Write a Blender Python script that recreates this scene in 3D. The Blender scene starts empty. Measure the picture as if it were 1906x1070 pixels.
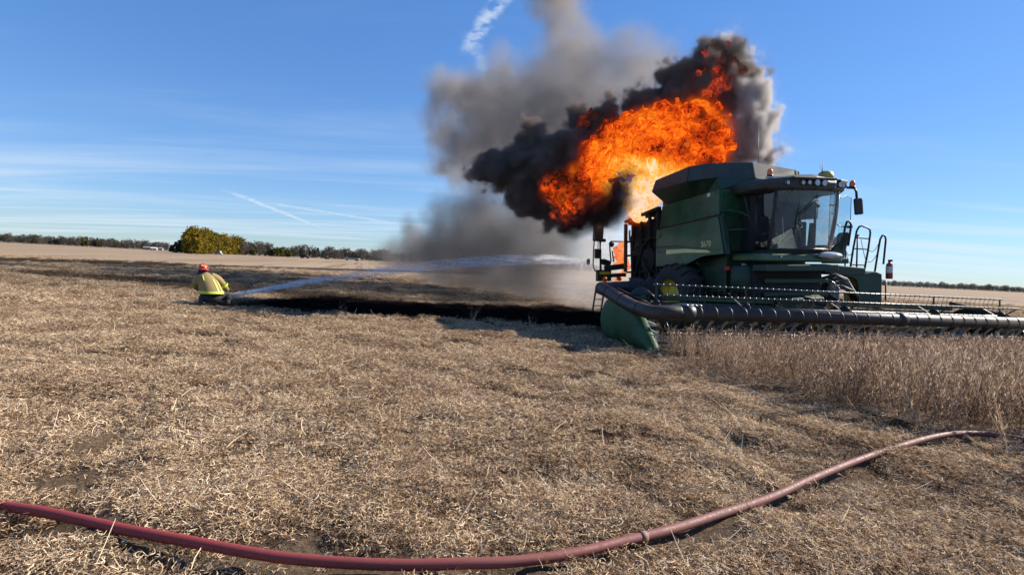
import bpy, bmesh, math, random
import numpy as np
from mathutils import Vector, Matrix, Euler
random.seed(7); RNG = np.random.default_rng(7)
PI = math.pi
sc = bpy.context.scene
COL = sc.collection
R = math.radians

# ------------------------------------------------------------------ camera
F_PX, CX, CY, CAM_H = 1040.0, 953.0, 535.0, 1.6
ROLL, PITCH = R(2.84), R(2.17)
_fw = Vector((0, math.cos(PITCH), -math.sin(PITCH)))
_r0 = Vector((1, 0, 0)); _u0 = _r0.cross(_fw)
_rt = _r0 * math.cos(ROLL) + _u0 * math.sin(ROLL)
_up = _u0 * math.cos(ROLL) - _r0 * math.sin(ROLL)
CAM = Vector((0, 0, CAM_H))
cam_data = bpy.data.cameras.new('camera')
cam_data.sensor_fit = 'HORIZONTAL'; cam_data.sensor_width = 36.0
cam_data.lens = 36.0 * F_PX / 1906.0
cam_data.clip_start = 0.05; cam_data.clip_end = 12000
cam = bpy.data.objects.new('camera', cam_data); COL.objects.link(cam)
m = Matrix((_rt, _up, -_fw)).transposed().to_4x4(); m.translation = CAM
cam.matrix_world = m
sc.camera = cam

def ray(x, y): return _fw + _rt * ((x - CX) / F_PX) - _up * ((y - CY) / F_PX)
def ground_at(x, y, z=0.0):
    d = ray(x, y); return CAM + d * ((z - CAM_H) / d.z)
def at_depth(x, y, Y):
    d = ray(x, y); return CAM + d * (Y / d.y)

# ------------------------------------------------------------------ world, sun, exposure
SUN_AZ, SUN_EL = 20.0, 33.0            # azimuth from +X towards +Y
sun_dir = Vector((math.cos(R(SUN_AZ)) * math.cos(R(SUN_EL)), math.sin(R(SUN_AZ)) * math.cos(R(SUN_EL)), math.sin(R(SUN_EL))))
GAM, SAT, VAL = 0.6, 1.5, 1.55
world = bpy.data.worlds.new('World'); sc.world = world; world.use_nodes = True
def build_world():
    nt = world.node_tree; nt.nodes.clear(); N = nt.nodes.new; L = nt.links.new
    out = N('ShaderNodeOutputWorld'); bg = N('ShaderNodeBackground'); bg.inputs['Strength'].default_value = 0.086
    sky = N('ShaderNodeTexSky'); sky.sky_type = 'NISHITA'; sky.sun_disc = False
    sky.sun_elevation = R(SUN_EL); sky.sun_rotation = R(90 - SUN_AZ)
    sky.altitude = 300; sky.air_density = 1.0; sky.dust_density = 0.15; sky.ozone_density = 1.6
    tc = N('ShaderNodeTexCoord'); sep = N('ShaderNodeSeparateXYZ'); L(tc.outputs['Generated'], sep.inputs[0])
    def M(op, a, b=None, c=None, clamp=False):
        n = N('ShaderNodeMath'); n.operation = op; n.use_clamp = clamp
        for i, v in enumerate((a, b, c)):
            if v is None: continue
            if isinstance(v, (int, float)): n.inputs[i].default_value = v
            else: L(v, n.inputs[i])
        return n.outputs[0]
    z = M('MAXIMUM', sep.outputs[2], 0.012)
    # high flat cloud layer: direction projected on a plane above the field
    u = M('DIVIDE', sep.outputs[0], M('ADD', z, 0.05)); v = M('DIVIDE', sep.outputs[1], M('ADD', z, 0.05))
    cmb = N('ShaderNodeCombineXYZ'); L(u, cmb.inputs[0]); L(v, cmb.inputs[1])
    mp = N('ShaderNodeMapping'); L(cmb.outputs[0], mp.inputs[0]); mp.inputs['Rotation'].default_value = (0, 0, R(-32)); mp.inputs['Scale'].default_value = (0.16, 0.75, 1)
    nz = N('ShaderNodeTexNoise'); L(mp.outputs[0], nz.inputs['Vector']); nz.inputs['Scale'].default_value = 1.0; nz.inputs['Detail'].default_value = 9; nz.inputs['Roughness'].default_value = 0.6; nz.inputs['Distortion'].default_value = 0.5
    def RAMP(x, a, b, c=0.0, d=1.0):
        n = N('ShaderNodeMapRange'); n.interpolation_type = 'SMOOTHSTEP'
        L(x, n.inputs[0]); n.inputs[1].default_value = a; n.inputs[2].default_value = b; n.inputs[3].default_value = c; n.inputs[4].default_value = d
        return n.outputs[0]
    cirrus = RAMP(nz.outputs['Fac'], 0.46, 0.84)
    low = RAMP(sep.outputs[2], 0.17, 0.02)            # more of the layer is seen edge-on near the horizon
    amount = M('MULTIPLY', cirrus, M('ADD', M('MULTIPLY', low, 0.70), 0.36))
    # a second sheet of thin streaks low down
    mp2 = N('ShaderNodeMapping'); L(cmb.outputs[0], mp2.inputs[0]); mp2.inputs['Rotation'].default_value = (0, 0, R(14)); mp2.inputs['Scale'].default_value = (0.10, 0.55, 1)
    n2 = N('ShaderNodeTexNoise'); L(mp2.outputs[0], n2.inputs['Vector']); n2.inputs['Scale'].default_value = 1.3; n2.inputs['Detail'].default_value = 8; n2.inputs['Roughness'].default_value = 0.55; n2.inputs['Distortion'].default_value = 0.9
    s2 = M('MULTIPLY', RAMP(n2.outputs['Fac'], 0.46, 0.72), RAMP(sep.outputs[2], 0.20, 0.03))
    amount = M('MAXIMUM', amount, M('MULTIPLY', s2, 0.75))
    # old contrails: bands along straight lines across the layer
    def trail(p, q, width, strength, seed):
        def lay(a): d = ray(*a).normalized(); return (d.x / (d.z + 0.05), d.y / (d.z + 0.05))
        (x0, y0), (x1, y1) = lay(p), lay(q); dx, dy = x1 - x0, y1 - y0; ln = math.hypot(dx, dy); dx /= ln; dy /= ln
        wob = N('ShaderNodeTexNoise'); L(cmb.outputs[0], wob.inputs['Vector']); wob.inputs['Scale'].default_value = 5.0 + seed; wob.inputs['Detail'].default_value = 6; wob.inputs['Roughness'].default_value = 0.65
        ox = M('SUBTRACT', u, x0); oy = M('SUBTRACT', v, y0)
        dist = M('ADD', M('SUBTRACT', M('MULTIPLY', oy, dx), M('MULTIPLY', ox, dy)), M('MULTIPLY', M('SUBTRACT', wob.outputs['Fac'], 0.5), width * 1.7))
        along = M('ADD', M('MULTIPLY', ox, dx), M('MULTIPLY', oy, dy))
        band = RAMP(M('ABSOLUTE', dist), width, width * 0.1)
        br = N('ShaderNodeTexNoise'); L(cmb.outputs[0], br.inputs['Vector']); br.inputs['Scale'].default_value = 15; br.inputs['Detail'].default_value = 5
        band = M('MULTIPLY', band, RAMP(br.outputs['Fac'], 0.30, 0.60))
        ends = M('MULTIPLY', RAMP(along, -ln * 0.12, ln * 0.12), RAMP(along, ln * 1.12, ln * 0.8))
        return M('MULTIPLY', M('MULTIPLY', band, ends), strength)
    for t in (((975, -60), (868, 95), 0.05, 0.6, 0), ((875, 70), (925, 190), 0.05, 0.22, 1), ((435, 360), (600, 425), 0.10, 0.7, 2), ((500, 378), (760, 420), 0.16, 0.55, 3)):
        amount = M('MAXIMUM', amount, trail(*t))
    mix = N('ShaderNodeMixRGB'); L(amount, mix.inputs[0]); 
    gm = N('ShaderNodeGamma'); gm.inputs['Gamma'].default_value = GAM; L(sky.outputs[0], gm.inputs['Color'])
    hs = N('ShaderNodeHueSaturation'); hs.inputs['Saturation'].default_value = SAT; hs.inputs['Value'].default_value = VAL; L(gm.outputs[0], hs.inputs['Color'])
    tint = N('ShaderNodeMixRGB'); tint.blend_type = 'MULTIPLY'; tint.inputs[0].default_value = 1.0; L(hs.outputs[0], tint.inputs[1]); tint.inputs[2].default_value = (0.63, 0.85, 1.22, 1)   # deep autumn blue
    L(tint.outputs[0], mix.inputs[1]); mix.inputs[2].default_value = (4.9, 5.5, 6.2, 1)
    L(mix.outputs[0], bg.inputs['Color']); L(bg.outputs[0], out.inputs[0])
build_world()
sun_data = bpy.data.lights.new('sun', 'SUN'); sun_data.energy = 5.0; sun_data.angle = R(0.53); sun_data.color = (1.0, 0.92, 0.80)
sun = bpy.data.objects.new('sun', sun_data); COL.objects.link(sun)
sun.rotation_euler = sun_dir.to_track_quat('Z', 'Y').to_euler(); sun.location = sun_dir * 200
vs = sc.view_settings
sc.display_settings.display_device = 'sRGB'
vs.view_transform = 'Standard'; vs.look = 'None'; vs.exposure = 0.92; vs.gamma = 1.0; vs.use_curve_mapping = False
sc.render.engine = 'CYCLES'
cy = sc.cycles
cy.max_bounces = 8; cy.diffuse_bounces = 3; cy.glossy_bounces = 3; cy.transmission_bounces = 6; cy.transparent_max_bounces = 16; cy.volume_bounces = 2
cy.volume_step_rate = 2.2; cy.volume_max_steps = 160
cy.use_adaptive_sampling = True; cy.adaptive_threshold = 0.02
cy.use_denoising = True; cy.caustics_reflective = False; cy.caustics_refractive = False
cy.sample_clamp_indirect = 6.0

# ------------------------------------------------------------------ helpers
def tag(o, label=None, cat=None, group=None, kind=None):
    if label: o['label'] = label
    if cat: o['category'] = cat
    if group: o['group'] = group
    if kind: o['kind'] = kind
    return o
def empty(name, loc=(0, 0, 0), rot=(0, 0, 0), scale=1.0):
    o = bpy.data.objects.new(name, None); COL.objects.link(o); o.location = loc; o.rotation_euler = rot; o.scale = (scale,) * 3
    o.empty_display_size = 0.2
    return o
def link(name, me, mat=None, parent=None):
    o = bpy.data.objects.new(name, me); COL.objects.link(o)
    if mat is not None and not me.materials: me.materials.append(mat)
    if parent is not None: o.parent = parent
    return o
def copy_tree(o, parent=None):
    c = o.copy(); COL.objects.link(c); c.parent = parent
    for ch in list(o.children): copy_tree(ch, c)
    return c

class MB:
    """collects shapes into one mesh"""
    def __init__(s): s.v = []; s.f = []; s.sm = []
    def add(s, vs, fs, smooth=False):
        n = len(s.v); s.v += [tuple(v) for v in vs]; s.f += [tuple(i + n for i in f) for f in fs]; s.sm += [smooth] * len(fs); return s
    def box(s, c, d, rot=(0, 0, 0), taper=None):
        c = Vector(c); hx, hy, hz = d[0] / 2, d[1] / 2, d[2] / 2; E = Euler(rot).to_matrix()
        tx, ty = taper or (1, 1)
        P = [(-hx, -hy, -hz), (hx, -hy, -hz), (hx, hy, -hz), (-hx, hy, -hz), (-hx * tx, -hy * ty, hz), (hx * tx, -hy * ty, hz), (hx * tx, hy * ty, hz), (-hx * tx, hy * ty, hz)]
        return s.add([c + E @ Vector(p) for p in P], [(0, 3, 2, 1), (4, 5, 6, 7), (0, 1, 5, 4), (1, 2, 6, 5), (2, 3, 7, 6), (3, 0, 4, 7)])
    def bar(s, a, b, w, h=None):
        """rectangular bar between two points"""
        a = Vector(a); b = Vector(b); h = h or w; d = (b - a).normalized()
        ref = Vector((0, 0, 1)) if abs(d.z) < 0.9 else Vector((0, 1, 0))
        x = d.cross(ref).normalized() * w / 2; y = x.cross(d).normalized() * h / 2
        P = [a - x - y, a + x - y, a + x + y, a - x + y, b - x - y, b + x - y, b + x + y, b - x + y]
        return s.add(P, [(0, 1, 2, 3), (7, 6, 5, 4), (0, 4, 5, 1), (1, 5, 6, 2), (2, 6, 7, 3), (3, 7, 4, 0)])
    def tube(s, path, r, n=10, caps=True, closed=False):
        path = [Vector(p) for p in path]; m_ = len(path); rs = r if isinstance(r, (list, tuple)) else [r] * m_
        V = []; prev = None
        for i, p in enumerate(path):
            if closed: d = (path[(i + 1) % m_] - path[i - 1]).normalized()
            else: d = (path[min(i + 1, m_ - 1)] - path[max(i - 1, 0)]).normalized()
            if prev is None:
                ref = Vector((0, 0, 1)) if abs(d.z) < 0.9 else Vector((0, 1, 0)); x = d.cross(ref).normalized()
            else:
                x = (prev - d * prev.dot(d)).normalized()
            prev = x; y = d.cross(x)
            V += [p + (x * math.cos(2 * PI * k / n) + y * math.sin(2 * PI * k / n)) * rs[i] for k in range(n)]
        Fc = []
        for i in range(m_ if closed else m_ - 1):
            j = (i + 1) % m_
            Fc += [(i * n + k, i * n + (k + 1) % n, j * n + (k + 1) % n, j * n + k) for k in range(n)]
        s.add(V, Fc, True)
        if caps and not closed:
            s.add(V[:n], [tuple(range(n - 1, -1, -1))]); s.add(V[-n:], [tuple(range(n))])
        return s
    def cyl(s, a, b, r0, r1=None, n=16, caps=True): return s.tube([a, b], [r0, r0 if r1 is None else r1], n, caps)
    def prism(s, poly, off):
        """polygon (3D points) pushed along off"""
        poly = [Vector(p) for p in poly]; off = Vector(off); n = len(poly)
        V = poly + [p + off for p in poly]
        Fc = [tuple(range(n)), tuple(range(2 * n - 1, n - 1, -1))] + [((i + 1) % n, i, n + i, n + (i + 1) % n) for i in range(n)]
        return s.add(V, Fc)
    def loft(s, rings, smooth=False, caps=True):
        n = len(rings[0]); V = [p for r_ in rings for p in r_]; Fc = []
        for i in range(len(rings) - 1):
            Fc += [(i * n + k, i * n + (k + 1) % n, (i + 1) * n + (k + 1) % n, (i + 1) * n + k) for k in range(n)]
        s.add(V, Fc, smooth)
        if caps: s.add(rings[0], [tuple(range(n - 1, -1, -1))]); s.add(rings[-1], [tuple(range(n))])
        return s
    def lathe(s, prof, c, axis='x', n=32):
        """profile of (radius, offset) turned about an axis through c"""
        c = Vector(c); V = []
        for (r_, o) in prof:
            for k in range(n):
                a = 2 * PI * k / n; p, q = r_ * math.cos(a), r_ * math.sin(a)
                V.append(c + (Vector((o, p, q)) if axis == 'x' else Vector((p, o, q)) if axis == 'y' else Vector((p, q, o))))
        Fc = []
        for i in range(len(prof) - 1):
            Fc += [(i * n + k, i * n + (k + 1) % n, (i + 1) * n + (k + 1) % n, (i + 1) * n + k) for k in range(n)]
        return s.add(V, Fc, True)
    def ball(s, c, r, nu=12, nv=8):
        c = Vector(c); r = Vector(r) if not isinstance(r, (int, float)) else Vector((r, r, r)); V = []; Fc = []
        for j in range(nv + 1):
            t = PI * j / nv
            for k in range(nu):
                a = 2 * PI * k / nu
                V.append(c + Vector((r.x * math.sin(t) * math.cos(a), r.y * math.sin(t) * math.sin(a), r.z * math.cos(t))))
        for j in range(nv):
            Fc += [(j * nu + k, (j + 1) * nu + k, (j + 1) * nu + (k + 1) % nu, j * nu + (k + 1) % nu) for k in range(nu)]
        return s.add(V, Fc, True)
    def build(s, name, mat, parent=None, bevel=0.0, seg=2):
        me = bpy.data.meshes.new(name); me.from_pydata(s.v, [], s.f); me.polygons.foreach_set('use_smooth', s.sm)
        bm = bmesh.new(); bm.from_mesh(me); bmesh.ops.remove_doubles(bm, verts=bm.verts, dist=1e-5); bmesh.ops.recalc_face_normals(bm, faces=bm.faces); bm.to_mesh(me); bm.free()
        me.update()
        o = link(name, me, mat, parent)
        if bevel > 0:
            b = o.modifiers.new('bevel', 'BEVEL'); b.width = bevel; b.segments = seg; b.limit_method = 'ANGLE'; b.angle_limit = R(40); b.harden_normals = False
        return o

class NT:
    """short-hand for shader / geometry node trees"""
    def __init__(s, nt): s.nt = nt
    def n(s, t, **kw):
        x = s.nt.nodes.new(t)
        for k, v in kw.items(): setattr(x, k, v)
        return x
    def l(s, a, b): s.nt.links.new(a, b)
    def put(s, sock, v):
        if v is None: return
        if hasattr(v, 'is_output') or isinstance(v, bpy.types.NodeSocket): s.l(v, sock)
        else: sock.default_value = v
    def m(s, op, a, b=None, c=None, clamp=False):
        x = s.n('ShaderNodeMath', operation=op, use_clamp=clamp)
        for i, v in enumerate((a, b, c)): s.put(x.inputs[i], v)
        return x.outputs[0]
    def vm(s, op, a, b=None, scale=None):
        x = s.n('ShaderNodeVectorMath', operation=op); s.put(x.inputs[0], a)
        if b is not None: s.put(x.inputs[1], b)
        if scale is not None: s.put(x.inputs['Scale'], scale)
        return x.outputs['Value'] if op in ('DISTANCE', 'LENGTH', 'DOT_PRODUCT') else x.outputs[0]
    def noise(s, vec, scale, detail=4, rough=0.5, dist=0.0, color=False):
        x = s.n('ShaderNodeTexNoise'); s.put(x.inputs['Vector'], vec)
        x.inputs['Scale'].default_value = scale; x.inputs['Detail'].default_value = detail; x.inputs['Roughness'].default_value = rough; x.inputs['Distortion'].default_value = dist
        return x.outputs['Color'] if color else x.outputs['Fac']
    def voro(s, vec, scale, feature='F1', smooth=None, rand=1.0):
        x = s.n('ShaderNodeTexVoronoi', feature=feature); s.put(x.inputs['Vector'], vec); x.inputs['Scale'].default_value = scale
        if smooth is not None and 'Smoothness' in x.inputs: x.inputs['Smoothness'].default_value = smooth
        x.inputs['Randomness'].default_value = rand
        return x.outputs['Distance']
    def rng(s, x, a, b, c=0.0, d=1.0, smooth=True):
        n = s.n('ShaderNodeMapRange', interpolation_type='SMOOTHSTEP' if smooth else 'LINEAR')
        s.put(n.inputs[0], x)
        for i, v in enumerate((a, b, c, d)): s.put(n.inputs[i + 1], v)
        return n.outputs[0]
    def mix(s, f, a, b, mode='MIX'):
        n = s.n('ShaderNodeMixRGB', blend_type=mode); s.put(n.inputs[0], f)
        for i, v in ((1, a), (2, b)): s.put(n.inputs[i], (*v, 1) if isinstance(v, tuple) and len(v) == 3 else v)
        return n.outputs[0]
    def ramp(s, x, stops):
        n = s.n('ShaderNodeValToRGB'); s.put(n.inputs[0], x); e = n.color_ramp.elements
        while len(e) < len(stops): e.new(0.5)
        for k, (p, c) in enumerate(stops): e[k].position = p; e[k].color = (*c, 1)
        return n.outputs[0]
MATS = {}
def new_mat(name):
    mt = bpy.data.materials.new(name); mt.use_nodes = True; mt.node_tree.nodes.clear(); t = NT(mt.node_tree)
    o = t.n('ShaderNodeOutputMaterial'); MATS[name] = mt
    return mt, t, o
def paint(name, col, rough=0.45, metal=0.0, dust=0.0, dust_col=(0.30, 0.24, 0.17), scale=3.0, bump=0.0, var=0.12, spec=0.5, coat=0.0, soot=None):
    """painted metal, rubber, plastic...: base colour with dirt and slight unevenness"""
    mt, t, o = new_mat(name); b = t.n('ShaderNodeBsdfPrincipled'); tc = t.n('ShaderNodeTexCoord').outputs['Object']
    n1 = t.noise(tc, scale, 6, 0.6); n2 = t.noise(tc, scale * 9, 4, 0.6)
    base = t.mix(t.rng(n1, 0.3, 0.7), tuple(c * (1 - var) for c in col), tuple(min(1, c * (1 + var)) for c in col))
    if dust > 0:
        geo = t.n('ShaderNodeNewGeometry'); upz = t.n('ShaderNodeSeparateXYZ'); t.l(geo.outputs['Normal'], upz.inputs[0])
        k = t.m('MULTIPLY', t.m('ADD', t.m('MULTIPLY', t.rng(upz.outputs[2], 0.1, 1.0), 0.6), 0.4), t.rng(t.m('ADD', t.m('MULTIPLY', n1, 0.6), t.m('MULTIPLY', n2, 0.4)), 0.35, 0.65))
        base = t.mix(t.m('MULTIPLY', k, dust), base, dust_col)
    if soot:      # smoke-blackened towards the rear of the machine, with a ragged edge
        oy = t.n('ShaderNodeSeparateXYZ'); t.l(tc, oy.inputs[0]); q = t.m('ADD', oy.outputs[1], t.m('MULTIPLY', t.m('SUBTRACT', t.noise(tc, 1.4, 5, 0.65), 0.5), 2.4))
        base = t.mix(t.rng(q, soot[0], soot[1], 0.0, 0.9), base, (0.012, 0.011, 0.011))
    t.l(base, b.inputs['Base Color']); t.l(t.rng(n1, 0.2, 0.8, rough * 0.85, min(1, rough * 1.2)), b.inputs['Roughness'])
    b.inputs['Metallic'].default_value = metal; b.inputs['Specular IOR Level'].default_value = spec
    if coat: b.inputs['Coat Weight'].default_value = coat
    if bump:
        bp = t.n('ShaderNodeBump'); bp.inputs['Strength'].default_value = bump; bp.inputs['Distance'].default_value = 0.01; t.l(n2, bp.inputs['Height']); t.l(bp.outputs[0], b.inputs['Normal'])
    t.l(b.outputs[0], o.inputs[0])
    return mt
# ------------------------------------------------------------------ places shared by several things
YAW = R(15.0)
TIP = Vector((2.861, 10.766, 0)); HALF_W = 5.35
HX = Vector((math.cos(YAW), math.sin(YAW), 0)); HY = Vector((-math.sin(YAW), math.cos(YAW), 0))   # across the machine, and towards its rear
ORI = TIP + HX * HALF_W
def hloc(x, y, z=0.0): return ORI + HX * x + HY * y + Vector((0, 0, z))

# ------------------------------------------------------------------ field
_H = RNG.random((256, 256))
def vnoise(x, y):
    xi = np.floor(x).astype(int); yi = np.floor(y).astype(int); fx = x - xi; fy = y - yi
    fx = fx * fx * (3 - 2 * fx); fy = fy * fy * (3 - 2 * fy)
    g = lambda a, b: _H[a & 255, b & 255]
    return (g(xi, yi) * (1 - fx) + g(xi + 1, yi) * fx) * (1 - fy) + (g(xi, yi + 1) * (1 - fx) + g(xi + 1, yi + 1) * fx) * fy
def hgt(x, y):
    x = np.asarray(x, float); y = np.asarray(y, float)
    near = np.clip(1.0 - (np.hypot(x, y) - 25) / 40, 0, 1)
    rows = np.sin((x * HX.x + y * HX.y) * 2 * PI / 0.76)
    return near * (0.085 * (vnoise(x * 0.9, y * 0.9) - 0.5) + 0.10 * (vnoise(x * 2.3 + 9, y * 2.3) - 0.5) + 0.055 * (vnoise(x * 6 + 31, y * 6 + 5) - 0.5) + 0.010 * rows)
def axis_coords(lo, hi, fine_lo, fine_hi, step, grow):
    a = list(np.arange(fine_lo, fine_hi + 1e-6, step)); s = step; v = fine_hi
    while v < hi: s *= grow; v += s; a.append(min(v, hi))
    s = step; v = fine_lo
    while v > lo: s *= grow; v -= s; a.insert(0, max(v, lo))
    return np.array(a)
def build_field():
    xs = axis_coords(-6000, 6000, -9, 9, 0.075, 1.07); ys = axis_coords(-60, 9000, 1.5, 13, 0.075, 1.06)
    X, Y = np.meshgrid(xs, ys); Z = hgt(X, Y); n, m_ = X.shape
    V = np.stack([X.ravel(), Y.ravel(), Z.ravel()], 1)
    i = np.arange(n * m_).reshape(n, m_); Fc = np.stack([i[:-1, :-1].ravel(), i[:-1, 1:].ravel(), i[1:, 1:].ravel(), i[1:, :-1].ravel()], 1)
    me = bpy.data.meshes.new('field'); me.vertices.add(len(V)); me.vertices.foreach_set('co', V.astype(np.float32).ravel())
    me.loops.add(Fc.size); me.loops.foreach_set('vertex_index', Fc.astype(np.int32).ravel()); me.polygons.add(len(Fc))
    me.polygons.foreach_set('loop_start', np.arange(0, Fc.size, 4, dtype=np.int32)); me.update(); me.validate()
    me.polygons.foreach_set('use_smooth', np.ones(len(Fc), bool))
    return me
# charred ground and painted smoke shadow: node group giving 0..1 from a world position
def burnt_shade_group():
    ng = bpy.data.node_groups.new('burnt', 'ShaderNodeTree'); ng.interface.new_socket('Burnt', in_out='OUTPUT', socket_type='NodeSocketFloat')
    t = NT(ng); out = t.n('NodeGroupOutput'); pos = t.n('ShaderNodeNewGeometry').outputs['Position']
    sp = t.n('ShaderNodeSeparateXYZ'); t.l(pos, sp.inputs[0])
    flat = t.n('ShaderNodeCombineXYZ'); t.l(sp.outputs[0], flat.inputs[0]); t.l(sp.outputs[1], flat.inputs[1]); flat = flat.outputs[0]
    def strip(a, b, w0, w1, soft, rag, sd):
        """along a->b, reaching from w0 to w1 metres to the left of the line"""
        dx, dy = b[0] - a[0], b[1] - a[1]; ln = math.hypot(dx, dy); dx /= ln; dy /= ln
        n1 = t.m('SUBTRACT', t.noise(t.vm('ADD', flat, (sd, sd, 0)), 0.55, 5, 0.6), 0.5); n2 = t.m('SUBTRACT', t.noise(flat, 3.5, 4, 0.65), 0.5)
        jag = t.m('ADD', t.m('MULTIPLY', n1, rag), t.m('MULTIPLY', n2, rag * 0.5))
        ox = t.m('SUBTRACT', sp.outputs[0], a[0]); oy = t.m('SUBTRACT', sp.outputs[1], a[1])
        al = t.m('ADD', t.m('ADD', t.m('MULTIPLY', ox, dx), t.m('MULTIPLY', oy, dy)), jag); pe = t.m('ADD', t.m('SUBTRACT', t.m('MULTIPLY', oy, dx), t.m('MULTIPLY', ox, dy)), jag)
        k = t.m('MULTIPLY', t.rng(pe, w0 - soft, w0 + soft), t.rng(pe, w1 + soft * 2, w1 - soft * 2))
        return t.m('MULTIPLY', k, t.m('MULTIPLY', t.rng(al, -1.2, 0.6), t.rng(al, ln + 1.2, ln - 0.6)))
    a = strip((-8.4, 15.7), (7.5, 14.2), 0.0, 6.0, 0.18, 1.5, 0)  # charred ground; its left end also stands in for the fireball smoke's shadow
    b = t.m('MULTIPLY', strip((-46, 36), (-8, 104), -6, 6, 1.2, 5.0, 7), 0.85)  # shadow of the drifting plume on the far field, painted as dark ground
    b = t.m('MAXIMUM', b, t.m('MULTIPLY', strip((-26, 27.5), (-6, 19.5), 0, 3.6, 0.5, 2.0, 11), 0.8))  # nearer band of smoke shadow, also painted into the ground colour
    b = t.m('MAXIMUM', b, t.m('MULTIPLY', strip((-40, 22), (4.0, 17.0), 0.0, 30, 1.5, 6.0, 7), t.rng(t.noise(flat, 0.5, 6, 0.7), 0.40, 0.66, 0.08, 0.6)))  # broad patchy darkening over the middle field
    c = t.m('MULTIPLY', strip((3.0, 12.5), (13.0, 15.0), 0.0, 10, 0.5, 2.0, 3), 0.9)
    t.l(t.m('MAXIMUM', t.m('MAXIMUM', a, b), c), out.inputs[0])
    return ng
BURNT_SHADE = burnt_shade_group()
def field_mat():
    mt, t, o = new_mat('field'); b = t.n('ShaderNodeBsdfPrincipled'); pos = t.n('ShaderNodeNewGeometry').outputs['Position']
    rot = t.n('ShaderNodeMapping'); rot.vector_type = 'POINT'; t.l(pos, rot.inputs[0]); rot.inputs['Rotation'].default_value = (0, 0, -YAW)
    rp = rot.outputs[0]
    st = t.n('ShaderNodeMapping'); t.l(rp, st.inputs[0]); st.inputs['Scale'].default_value = (1, 0.06, 1)
    rows = t.noise(st.outputs[0], 1.3, 3, 0.6); swath = t.noise(st.outputs[0], 0.10, 2, 0.5)
    fine = t.noise(pos, 26, 6, 0.72); mid = t.noise(pos, 2.2, 6, 0.65); big = t.noise(pos, 0.05, 4, 0.6); pat = t.noise(pos, 0.45, 5, 0.65)
    straw = t.mix(t.rng(fine, 0.3, 0.7), (0.215, 0.150, 0.095), (0.42, 0.325, 0.21))
    strk = t.n('ShaderNodeMapping'); t.l(rp, strk.inputs[0]); strk.inputs['Scale'].default_value = (0.9, 0.012, 1)
    tracks = t.noise(strk.outputs[0], 0.55, 4, 0.7); clump = t.noise(pos, 0.9, 5, 0.75)
    k = t.m('ADD', t.m('ADD', t.m('MULTIPLY', t.rng(mid, 0.3, 0.7), 0.3), t.m('MULTIPLY', t.rng(tracks, 0.38, 0.6), 0.45)), t.m('MULTIPLY', t.rng(clump, 0.38, 0.62), 0.25))
    straw = t.mix(t.rng(k, 0.2, 0.75, 1.0, 0.0), straw, (0.155, 0.097, 0.062))
    straw = t.mix(t.rng(swath, 0.4, 0.62, 0.0, 0.4), straw, (0.40, 0.305, 0.20))
    straw = t.mix(t.rng(big, 0.45, 0.62, 0.0, 0.3), straw, (0.30, 0.205, 0.14))
    sy = t.n('ShaderNodeSeparateXYZ'); t.l(pos, sy.inputs[0])
    straw = t.mix(t.rng(sy.outputs[1], 24, 10, 0.0, 0.85), straw, t.mix(t.rng(fine, .35, .7), (0.040, 0.026, 0.017), (0.13, 0.085, 0.052)))   # under the litter the soil is bare
    g = t.n('ShaderNodeGroup'); g.node_tree = BURNT_SHADE
    ash_shade = t.mix(t.rng(fine, 0.35, 0.75), (0.006, 0.006, 0.006), (0.03, 0.028, 0.027))
    col = t.mix(g.outputs[0], straw, ash_shade)  # the painted smoke shadow takes the same colour as the char
    t.l(col, b.inputs['Base Color']); b.inputs['Roughness'].default_value = 0.95; b.inputs['Specular IOR Level'].default_value = 0.1
    bp = t.n('ShaderNodeBump'); bp.inputs['Strength'].default_value = 0.9; bp.inputs['Distance'].default_value = 0.03
    t.l(t.m('ADD', fine, t.m('MULTIPLY', mid, 0.8)), bp.inputs['Height']); t.l(bp.outputs[0], b.inputs['Normal'])
    t.l(b.outputs[0], o.inputs[0])
    return mt
fld = link('field', build_field(), field_mat()); tag(fld, kind='structure')

# ------------------------------------------------------------------ straw litter, stubble, standing beans: scattered small pieces
PROTO = bpy.data.collections.new('prototypes')          # never linked to the scene: only a source for scattering
def ribbon_mesh(name, ribbons, mat):
    """ribbons: (points, width, colour value, flat normal) joined into one mesh with a colour value per face corner"""
    V = []; Fc = []; C = []
    for pts, w, cv, nrm in ribbons:
        k = len(pts); base = len(V)
        for i, p in enumerate(pts):
            d = (pts[min(i + 1, k - 1)] - pts[max(i - 1, 0)]).normalized(); s = d.cross(nrm)
            s = s.normalized() * (w / 2 * (1.0 if i not in (0, k - 1) else 0.7)) if s.length > 1e-6 else Vector((w / 2, 0, 0))
            V += [p - s, p + s]
        for i in range(k - 1): Fc.append((base + 2 * i, base + 2 * i + 1, base + 2 * i + 3, base + 2 * i + 2)); C.append(cv)
    me = bpy.data.meshes.new(name); me.from_pydata([tuple(v) for v in V], [], Fc)
    at = me.attributes.new('tone', 'FLOAT', 'FACE'); at.data.foreach_set('value', np.array(C, np.float32))
    me.materials.append(mat)
    return me
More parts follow.
